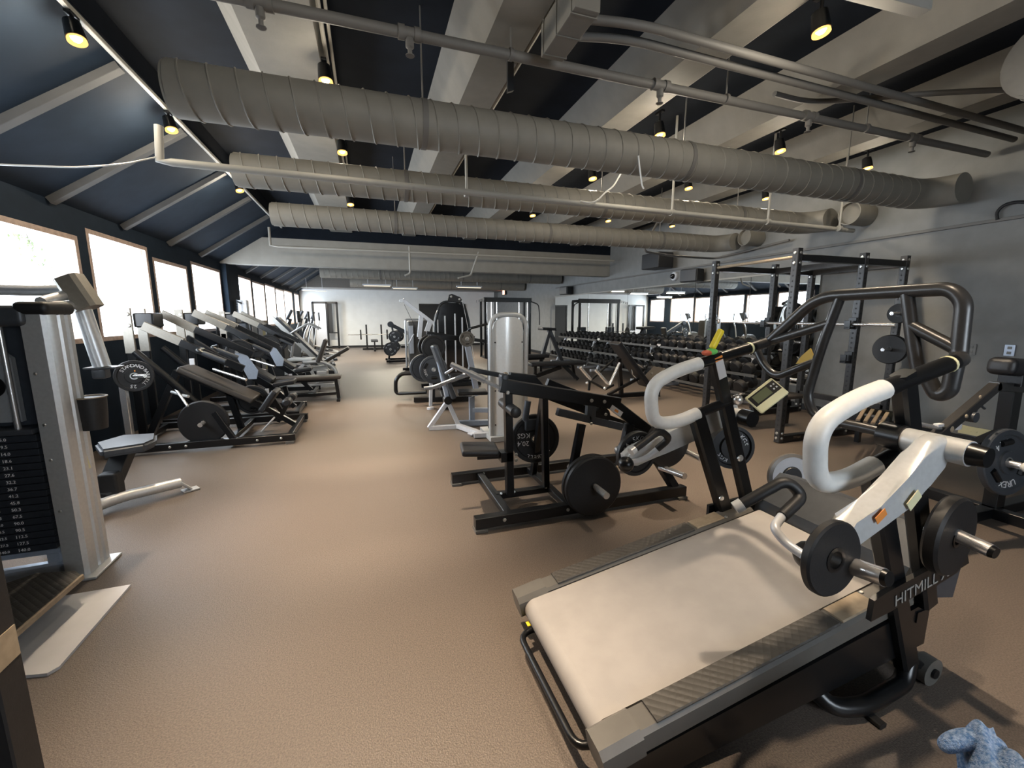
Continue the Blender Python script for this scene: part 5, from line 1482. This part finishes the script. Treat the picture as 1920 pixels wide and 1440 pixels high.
for i, x in enumerate((-0.35, 0.8)):
    plate('black plate on the %s end of the racked barbell by the white wall' % ('window' if i == 0 else 'tower'), (x, 20.42, 0.7), (-1, -0.01, 0), 0.225, 0.06, group='racked barbell plates')

# ------------------------------------------------------------------ cable crossover in the far corner
o = wthing('cable_crossover', 'black cable crossover frame with chrome guide rods in the far right corner', 'cable machine', (4.8, 15, 0))
for x in (3.95, 5.65):
    for y in (14.7, 15.3):
        b = MB(); b.beam((x, y, 0.02), (x, y, 2.1), 0.08, 0.08, up=(0, 1, 0)); part('post', b, 'black_metal', o)
b = MB(); b.beam((3.9, 14.7, 2.1), (5.7, 14.7, 2.1), 0.1, 0.16); b.beam((3.95, 14.7, 2.1), (3.95, 15.3, 2.1), 0.08, 0.1); b.beam((5.65, 14.7, 2.1), (5.65, 15.3, 2.1), 0.08, 0.1); part('crossbeam', b, 'black_metal', o)
for x in (4.02, 4.2, 4.4, 5.25, 5.58):
    b = MB(); b.cyl((x, 14.75, 0.1), (x, 14.75, 2.05), 0.015, n=8); part('guide_rod', b, 'chrome', o)
for x in (4.15, 5.42):
    b = MB(); b.box((x, 14.95, 0.6), (0.3, 0.2, 1.0), 0.02); part('weight_stack', b, 'stack_plate', o)
b = MB(); b.tube([(5.7, 14.7, 2.05), (5.95, 14.6, 1.95), (6.0, 14.6, 1.6), (6.0, 14.6, 1.2)], 0.02, fillet=0.1, n=8); part('rope_arm', b, 'black_matte', o)
b = MB(); b.beam((3.95, 15.0, 0.04), (5.65, 15.0, 0.04), 0.7, 0.06); part('base', b, 'black_matte', o)
b = MB()
for k in range(4): b.tube([(3.9 - 0.09 * k, 14.62, 2.14 - 0.02 * k), (3.88 - 0.09 * k, 14.6, 2.05 - 0.02 * k)], 0.014, n=6)
part('handle_hook', b, 'chrome', o)
o = wthing('pyramid_bench', 'dark angular back extension bench in front of the far corner', 'bench', (5.1, 11.5, 0))
b = MB(); b.beam((4.75, 11.5, 0.1), (5.05, 11.5, 1.1), 0.1, 0.12, up=(0, 1, 0)); b.beam((5.5, 11.5, 0.1), (5.05, 11.5, 1.1), 0.1, 0.1, up=(0, 1, 0)); b.beam((4.6, 11.5, 0.04), (5.7, 11.5, 0.04), 0.1, 0.08); part('frame', b, 'graphite', o)
b = MB(); b.pad((4.75, 11.5, 1.16), (5.2, 11.5, 1.14), 0.4, 0.08, (0, 0, 1)); part('hip_pad', b, 'vinyl', o)
b = MB(); b.beam((4.65, 11.2, 0.03), (4.65, 11.8, 0.03), 0.08, 0.06); b.beam((5.65, 11.2, 0.03), (5.65, 11.8, 0.03), 0.08, 0.06); part('foot_bar', b, 'black_metal', o)

# decline bench behind the silver tower
o = wthing('decline_bench', 'long black bench with splayed legs right of the silver tower', 'bench', (4.1, 8.9, 0))
b = MB(); b.pad((3.45, 9.0, 0.42), (4.85, 9.0, 0.42), 0.34, 0.08, (0, 0, 1)); part('bench_pad', b, 'vinyl', o)
b = MB(); b.beam((4.3, 9.0, 0.38), (4.66, 8.9, 0.03), 0.07, 0.08, up=(0, 1, 0)); part('leg', b, 'black_metal', o)
b = MB(); b.beam((4.55, 9.0, 0.38), (4.68, 9.1, 0.03), 0.06, 0.06, up=(0, 1, 0)); part('leg', b, 'black_metal', o)
b = MB(); b.beam((4.25, 9.0, 0.33), (3.55, 9.0, 0.12), 0.07, 0.09); b.beam((3.6, 8.8, 0.04), (3.6, 9.2, 0.04), 0.07, 0.07); b.beam((3.6, 9.0, 0.38), (3.6, 9.0, 0.05), 0.07, 0.07, up=(0, 1, 0)); part('frame', b, 'black_metal', o)
o = wthing('low_bench', 'low black bench partly hidden behind the silver tower', 'bench', (4.0, 10.6, 0))
b = MB(); b.pad((3.4, 10.6, 0.45), (4.6, 10.6, 0.45), 0.3, 0.09, (0, 0, 1)); part('bench_pad', b, 'vinyl', o)
b = MB(); b.beam((3.5, 10.6, 0.38), (4.5, 10.6, 0.38), 0.08, 0.06); part('frame', b, 'black_metal', o)
for x in (3.6, 4.4):
    b = MB(); b.beam((x, 10.6, 0.38), (x, 10.6, 0.02), 0.07, 0.07, up=(0, 1, 0)); part('leg', b, 'black_metal', o)

# adjustable bench with chrome leg pegs
o = wthing('leg_peg_bench', 'adjustable black incline bench with chrome leg pegs in front of the dumbbells', 'bench', (4.5, 6.7, 0))
B = lambda x, y, Y_=6.6: aY(x, y, Y_)
b = MB(); b.pad(B(1153, 642), B(1210, 722), 0.32, 0.09, (0.8, 0, 0.5)); part('back_pad', b, 'vinyl', o)
b = MB(); b.pad(B(1212, 716), B(1238, 690), 0.34, 0.06, (-0.6, 0, 0.8)); part('seat_pad', b, 'vinyl_brown', o)
b = MB(); b.beam((3.86, 6.75, 0.04), (5.3, 6.75, 0.04), 0.09, 0.07); part('base_rail', b, 'black_metal', o)
b = MB(); b.beam(B(1200, 708), B(1238, 748), 0.06, 0.06); b.beam(B(1200, 708), B(1140, 740), 0.05, 0.05); b.beam((4.42, 6.7, 0.07), B(1160, 672), 0.07, 0.07, up=(0, 1, 0)); b.beam(B(1225, 700), (5.2, 6.75, 0.06), 0.07, 0.08, up=(0, 1, 0)); part('frame', b, 'black_metal', o)
for i, (p, q, y_) in enumerate((((1088, 689), (1108, 712), 6.4), ((1117, 694), (1140, 720), 6.3), ((1162, 680), (1143, 722), 6.4))):
    b = MB(); b.cyl(B(*p, y_), B(*q, y_), 0.026, n=14); part('leg_peg', b, 'chrome', o)
b = MB(); b.tube([B(1102, 718, 6.4), B(1122, 700, 6.5), B(1150, 675, 6.6)], 0.022, n=10); b.tube([B(1104, 732, 6.4), B(1106, 714, 6.4), B(1135, 730, 6.4), B(1150, 722, 6.5)], 0.022, fillet=0.03, n=10); part('peg_frame', b, 'black_metal', o)
b = MB(); b.sphere(B(1101, 718, 6.38), 0.03, 12); b.sphere(B(1134, 728, 6.28), 0.03, 12); part('peg_knob', b, 'chrome', o)
b = MB(); b.tube([B(1185, 690), B(1184, 676), B(1206, 690)], 0.012, fillet=0.02, n=8); b.tube([B(1184, 690), B(1186, 702), B(1198, 714)], 0.012, n=8); part('handle', b, 'chrome', o)
# ------------------------------------------------------------------ dumbbell racks and dumbbells
RACKS = [(13.35, 10.8, 'far'), (10.65, 8.1, 'middle'), (7.95, 5.3, 'near')]
TIERS = [(6.34, 0.94, 'top'), (6.18, 0.63, 'middle'), (6.02, 0.33, 'bottom')]
def dumbbell_proto(r):
    o = thing('dumbbell', '', 'dumbbell', (0, 0, 0))
    b = MB(); b.cyl((-0.07, 0, 0), (0.07, 0, 0), 0.016, n=10); part('handle', b, 'chrome', o)
    for s in (-1, 1):
        b = MB(); L = 0.05 + r * 0.5
        b.lathe((s * 0.06, 0, 0), (s, 0, 0), [(r * 0.7, 0), (r, 0.012), (r, L * 0.8), (r * 0.86, L), (r * 0.4, L + 0.004), (0, L + 0.004)], 16); part('head', b, 'rubber', o)
    return o
protos = {}
ORD = ['first', 'second', 'third', 'fourth', 'fifth', 'sixth', 'seventh', 'eighth', 'ninth', 'tenth', 'eleventh', 'twelfth']
for (y0, y1, nm) in RACKS:
    o = wthing('dumbbell_rack', 'three-tier dumbbell rack along the mirrors, the %s one of three' % {'far': 'farthest', 'middle': 'middle', 'near': 'nearest'}[nm], 'dumbbell rack', (6.25, (y0 + y1) / 2, 0), 'dumbbell racks')
    for y in (y0 - 0.3, y1 + 0.3):
        b = MB(); b.beam((6.02, y, 0.03), (6.40, y, 0.92), 0.08, 0.06, up=(1, 0, 0)); part('leg', b, 'white_steel', o)
        b = MB(); b.beam((5.8, y, 0.03), (6.5, y, 0.03), 0.08, 0.06); part('foot', b, 'white_steel', o)
    for (x, z, t) in TIERS:
        for dx, dzz in ((-0.095, -0.04), (0.095, 0.03)):
            b = MB(); b.beam((x + dx, y0, z - 0.075 + dzz), (x + dx, y1, z - 0.075 + dzz), 0.05, 0.03); part('shelf_rail', b, 'graphite', o)
        b = MB(); b.beam((x - 0.13, y0, z - 0.11), (x - 0.13, y1, z - 0.11), 0.012, 0.05); part('shelf_label', b, 'smoke_grey', o)
    n = 10
    for ti, (x, z, t) in enumerate(TIERS):
        for k in range(n):
            y = y0 - (k + 0.5) * (y0 - y1) / n
            base = {'far': 0.062, 'middle': 0.078, 'near': 0.096}[nm]
            r = round(base + 0.006 * ti + (0.008 if k > 4 else 0), 3)
            lab = 'black round dumbbell, %s from the far end on the %s tier of the %s rack' % (ORD[k], t, {'far': 'farthest', 'middle': 'middle', 'near': 'nearest'}[nm])
            tilt = 0.36
            pz = z + r - 0.072
            if r not in protos:
                protos[r] = dumbbell_proto(r)
                d = protos[r]
                d.location = (x, y, pz); d['label'] = lab; d['group'] = 'dumbbells on the mirror racks'
            else:
                d = dup(protos[r], (x, y, pz), None, lab, 'dumbbells on the mirror racks')
            d.rotation_euler = (0, -tilt, 0)

# ------------------------------------------------------------------ power rack
pr = wthing('power_rack', 'tall black power rack with drilled uprights in front of the mirrors', 'power rack', (5.55, 4.2, 0))
XS = (4.62, 5.72, 6.48)
YS = (3.63, 4.82)
HOLE = MB()
for i, x in enumerate(XS):
    for j, y in enumerate(YS):
        b = MB(); b.beam((x, y, 0.01), (x, y, 2.26), 0.075, 0.075, up=(0, 1, 0), bev=0.006); u = part('upright', b, 'rack_metal', pr)
        b = MB()
        for k in range(34):
            b.lathe((x, y - 0.0378, 0.16 + k * 0.06), (0, -1, 0), [(0.011, 0), (0.011, 0.0012)], 8)
            b.lathe((x - 0.0378, y, 0.16 + k * 0.06), (-1, 0, 0), [(0.011, 0), (0.011, 0.0012)], 8)
        part('hole', b, 'black_matte', u)
        b = MB()
        for z in (2.21, 2.1, 0.12, 0.06):
            b.bolt((x, y - 0.038, z), (0, -1, 0), 0.017, 0.01); b.bolt((x - 0.038, y, z), (-1, 0, 0), 0.017, 0.01)
        part('bolt', b, 'bolt_steel', u)
for y in YS:
    for (a, c) in ((XS[0], XS[1]), (XS[1], XS[2])):
        b = MB(); b.beam((a + 0.038, y, 2.16), (c - 0.038, y, 2.16), 0.075, 0.075); part('crossmember', b, 'black_metal', pr)
        b = MB(); b.beam((a + 0.038, y, 0.05), (c - 0.038, y, 0.05), 0.075, 0.075); part('floor_rail', b, 'black_metal', pr)
for x in XS[1:]:
    b = MB(); b.beam((x, YS[0] + 0.038, 2.16), (x, YS[1] - 0.038, 2.16), 0.075, 0.075); part('crossmember', b, 'rack_metal', pr)
b = MB(); b.cyl((XS[0], YS[0], 2.17), (XS[0], YS[1], 2.17), 0.018, n=12); part('pull_up_bar', b, 'tan', pr)
b = MB(); b.beam((XS[2], YS[0], 0.3), (XS[2], YS[1], 0.3), 0.075, 0.075); part('crossmember', b, 'rack_metal', pr)
b = MB(); put_text(b, 'TITAN', 0.04, ((XS[0] + XS[1]) / 2 - 0.3, YS[0] - 0.0385, 0.052), (1, 0, 0), (0, 0, 1)); part('lettering', b, 'tan', pr)
for x, z in ((5.72, 1.42), (5.72, 1.0)):
    for y in YS:
        b = MB(); b.box((x - 0.06, y, z), (0.03, 0.09, 0.14)); b.box((x - 0.11, y, z - 0.055), (0.1, 0.07, 0.03)); b.box((x - 0.15, y, z - 0.01), (0.02, 0.07, 0.09)); part('j_hook', b, 'black_metal', pr)
PEG = [(1686, 588, 0.12, 'small black plate high on the rear near post of the power rack'), (1669, 655, 0.185, 'round black plate at mid height on the rear near post of the power rack')]
for (px_, py_, r_, lab) in PEG:
    q = aX(px_, py_, 6.28)
    b = MB(); b.cyl((6.5, q.y, q.z), (6.1, q.y - 0.02, q.z), 0.022, n=14); part('storage_peg', b, 'chrome', pr)
    plate(lab, q, (-1, -0.1, 0), r_, 0.06, plain=True, group='power rack plates')
for z in (0.5, 1.1, 1.55):
    b = MB(); b.cyl((6.45, YS[1] + 0.03, z), (6.45, YS[1] + 0.3, z), 0.0245, n=14); part('storage_peg', b, 'chrome', pr)
plate('black plate on the upper storage peg at the mirror side of the power rack', (6.42, 5.0, 1.55), (-0.1, -1, 0), 0.17, 0.07, group='power rack plates')
plate('black plate on the middle storage peg at the mirror side of the power rack', (6.42, 5.0, 1.1), (-0.1, -1, 0), 0.19, 0.07, group='power rack plates')
o = wthing('barbell', 'long chrome barbell resting across the hooks of the power rack', 'barbell', (5.62, 4.22, 1.40))
b = MB(); b.cyl((5.61, 3.15, 1.41), (5.61, 5.3, 1.41), 0.018, n=12); part('bar', b, 'chrome', o)
b = MB(); b.cyl((5.61, 3.47, 1.41), (5.61, 3.49, 1.41), 0.03, n=14); part('collar', b, 'chrome', o)
b = MB(); b.cyl((5.61, 4.95, 1.41), (5.61, 4.97, 1.41), 0.03, n=14); part('collar', b, 'chrome', o)
b = MB(); p = aX(1512, 655, 5.75); b.prism([aX(1492, 682, 5.75), aX(1502, 668, 5.75), aX(1519, 653, 5.75), aX(1526, 670, 5.75), aX(1524, 680, 5.75)], (0.02, 0, 0))
solo('hanging_strap', b, 'mustard', 'mustard yellow strap hanging on the mirror side of the power rack', 'strap', loc=p)
# small stand with wooden rungs behind the near curved handle
o = wthing('accessory_stand', 'low stand of short tan bars between the rack and the sled', 'stand', tuple(aZ(1640, 830, 0)))
q = aZ(1640, 820, 0.0)
for k in range(4):
    b = MB(); p0 = aY(1608 + k * 14, 788 + k * 3, 3.0); p1 = aY(1622 + k * 14, 765 + k * 3, 3.25); b.beam(p0, p1, 0.035, 0.02); part('bar', b, 'tan', o)
b = MB(); p0 = aY(1615, 768, 3.3); p1 = aY(1668, 776, 3.3); b.beam(p0, p1, 0.06, 0.08); b.beam(p0, (p0.x, p0.y, 0.02), 0.05, 0.05, up=(0, 1, 0)); b.beam(p1, (p1.x, p1.y, 0.02), 0.05, 0.05, up=(0, 1, 0)); part('frame', b, 'black_metal', o)
# flat dark plank bench between rack and sled
b = MB(); 
o = wthing('rack_bench', 'low dark bench with a brown top standing inside the power rack', 'bench', (5.3, 4.2, 0))
b = MB(); b.pad((4.75, 4.25, 0.42), (5.65, 4.25, 0.42), 0.3, 0.06, (0, 0, 1)); part('bench_pad', b, 'vinyl_brown', o)
for x in (4.9, 5.5):
    b = MB(); b.beam((x, 4.25, 0.39), (x, 4.25, 0.02), 0.06, 0.06, up=(0, 1, 0)); part('leg', b, 'black_metal', o)
b = MB(); b.beam((4.85, 4.25, 0.3), (5.55, 4.25, 0.3), 0.06, 0.06); part('frame', b, 'black_metal', o)

# ------------------------------------------------------------------ right edge plate machine
YR = 1.62
R_ = lambda x, y, v=YR: aY(x, y, v)
o = wthing('lever_row_station', 'black lever machine with raised pad and a 20.4 plate at the right edge', 'gym machine', (4.0, 1.6, 0))
b = MB(); b.beam(R_(1750, 822), R_(1868, 722), 0.055, 0.06); b.beam(R_(1862, 724), R_(1925, 728), 0.055, 0.06); part('lever_arm', b, 'rack_metal', o)
b = MB(); p = R_(1897, 725, 1.7); b.beam(p, (p.x + 0.05, p.y, 0.05), 0.11, 0.08, up=(0, 1, 0)); part('post', b, 'black_metal', o)
b = MB(); b.pad(R_(1874, 686), R_(1950, 692), 0.15, 0.12, (0, 0, 1), 0.04); b.beam(R_(1904, 700), R_(1900, 722), 0.12, 0.12, up=(0, 1, 0)); part('chest_pad', b, 'vinyl', o)
b = MB(); b.tube([R_(1828, 775), R_(1836, 758), R_(1846, 766)], 0.008, n=6); b.lathe(R_(1812, 780), (0, -1, 0), [(0.035, 0), (0.035, 0.05)], 14); part('adjuster', b, 'graphite', o)
b = MB(); b.bolt(R_(1837, 744, YR - 0.03), (0, -1, 0), 0.012); b.bolt(R_(1811, 780, YR - 0.05), (0, -1, 0), 0.012); b.sphere(R_(1775, 803), 0.035, 12); part('bolt', b, 'tan', o)
b = MB(); b.cyl(R_(1722, 795), R_(1762, 803), 0.014, n=10); part('handle', b, 'chrome', o)
b = MB(); b.box(R_(1793, 800), (0.07, 0.03, 0.04), 0.006); b.box(R_(1760, 797), (0.06, 0.03, 0.02), 0.004); part_split('tag', b, 'white_board', o)
b = MB(); b.beam((p.x - 0.6, p.y, 0.04), (p.x + 0.8, p.y, 0.04), 0.08, 0.08); b.beam((p.x, p.y - 0.5, 0.04), (p.x, p.y + 0.5, 0.04), 0.08, 0.08); part('base', b, 'black_metal', o)
q = R_(1884, 866, 1.5)
b = MB(); b.cyl(q + V((0, 0.25, 0.0)), q + V((-0.02, -0.10, 0.0)), 0.0245, n=16); part('loading_pin', b, 'chrome', o)
b = MB(); b.sphere(q + V((-0.022, -0.11, 0)), 0.033, 14); part('pin_knob', b, 'white_grip', o)
b = MB(); b.beam(q + V((0.0, 0.22, 0)), (p.x, p.y, q.z + 0.1), 0.07, 0.08); part('pin_arm', b, 'black_metal', o)
plate('dark plate with white 20.4 lettering and a pale knob at the right edge', q, (-0.12, -1, 0.12), 0.222, 0.045, words=[('20.4', 0.062, PI - 0.25, -0.24, 0.62), ('UREX', 0.062, 0.1, 0.24, 0.66)], updir=(0.1, 0, -1), holes=True, m='graphite', group=None)
# blue towel over a bench end
A0, A1 = V((1.02, 0.12, 0)), V((1.415, 0.545, 0))
DT = aZ(1757, 1372, 0.45) - aZ(1692, 1326, 0.45)
A0, A1 = A0 + DT, A1 + DT
AD = (A1 - A0).normalized()
AN = V((AD.y, -AD.x, 0))
o = wthing('towel_bench', 'black bench end under the blue towel at the bottom right corner', 'bench', (1.2, 0.3, 0))
b = MB(); b.pad(V((A0.x, A0.y, 0.385)) - AD * 0.5, V((A1.x, A1.y, 0.385)) - AD * 0.13, 0.24, 0.07, (0, 0, 1)); part('bench_pad', b, 'vinyl', o)
for k in (0.2, 0.8):
    p = A0 - AD * 0.5 + AD * (0.95 * k)
    b = MB(); b.beam((p.x, p.y, 0.36), (p.x, p.y, 0.0), 0.06, 0.06, up=(0, 1, 0)); part('leg', b, 'black_metal', o)
b = MB()
nx, ny = 30, 20
grid = []
for i in range(nx + 1):
    row_ = []
    for j in range(ny + 1):
        u, v = i / nx, j / ny
        wv = (v - 0.5) * (0.20 - 0.07 * max(0, u - 0.6) / 0.4)
        q = A0 + AD * (u * 0.585 + 0.012 * math.sin(9 * v + 2)) + AN * (wv + 0.012 * math.sin(8 * u))
        z = 0.428 + 0.034 * (1 - (2 * v - 1) ** 2) + 0.014 * math.sin(16 * v + 5 * u) + 0.010 * math.sin(13 * u + 4 * v)
        if v < 0.16: z -= (0.16 - v) * 0.25
        if v > 0.84: z -= (v - 0.84) * 0.5
        if u > 0.9: z += (u - 0.9) * (0.35 if v < 0.5 else -0.4)
        row_.append(b.bm.verts.new((q.x, q.y, z)))
    grid.append(row_)
for i in range(nx):
    for j in range(ny):
        b.bm.faces.new((grid[i][j], grid[i + 1][j], grid[i + 1][j + 1], grid[i][j + 1]))
c0 = A0 + AD * 0.57 + AN * -0.02
b.tube([c0 + AN * 0.05 + V((0, 0, 0.452)), c0 + V((0, 0, 0.462)), c0 - AN * 0.05 + V((0, 0, 0.445)) - AD * 0.01, c0 - AN * 0.085 + V((0, 0, 0.42)) - AD * 0.03], [0.02, 0.026, 0.024, 0.016], n=12)
t = solo('towel', b, 'towel_blue', 'rumpled light blue towel in the bottom right corner', 'towel', loc=(1.25, 0.35, 0.44))
t.modifiers.remove(t.modifiers['normals'])
md = t.modifiers.new('sub', 'SUBSURF'); md.levels = 1; md.render_levels = 2
for p_ in t.data.polygons: p_.use_smooth = True
t.data.set_sharp_from_angle(angle=PI)

# tree outside the first window
tq = aX(45, 450, -5.2)
o = wthing('tree', 'leafy hanging branch of a tree outside the window at the left edge', 'tree', (-5.6, 5.2, -0.5))
b = MB(); b.tube([(-5.6, 5.2, -0.5), (-5.6, 5.2, 2.6), (-5.5, 5.5, 4.4), (-5.4, 6.6, 4.9)], [0.12, 0.1, 0.07, 0.04], n=10)
b.tube([(-5.4, 6.6, 4.9), aX(-60, 350, -5.2), aX(10, 400, -5.2), aX(50, 440, -5.2), aX(75, 500, -5.2)], [0.04, 0.02, 0.012, 0.008, 0.004], n=6); part('trunk', b, 'bark', o)
b = MB()
for k in range(150):
    t_ = random.random()
    c = aX(10 + 66 * t_ + random.gauss(0, 12), 400 + 95 * t_ + random.gauss(0, 9), -5.2 + random.gauss(0, 0.1))
    d1 = V((random.gauss(0, 1), random.gauss(0, 1), random.gauss(0, 1))).normalized()
    d, s_, u = frame_of(d1)
    vs_ = [b.bm.verts.new(c + d * 0.045), b.bm.verts.new(c + s_ * 0.018), b.bm.verts.new(c - d * 0.045), b.bm.verts.new(c - s_ * 0.018)]
    b.bm.faces.new(vs_)
f = part('leaves', b, 'leaf', o); f['kind'] = 'stuff'
# ------------------------------------------------------------------ view
vs = scene.view_settings
vs.view_transform = 'Standard'
vs.look = 'None'
vs.exposure = 1.08
vs.gamma = 1.0
vs.use_curve_mapping = False
scene.cycles.use_denoising = True
scene.cycles.max_bounces = 8
scene.cycles.diffuse_bounces = 4
scene.cycles.glossy_bounces = 4
scene.cycles.sample_clamp_indirect = 8
scene.cycles.caustics_reflective = False
scene.cycles.caustics_refractive = False
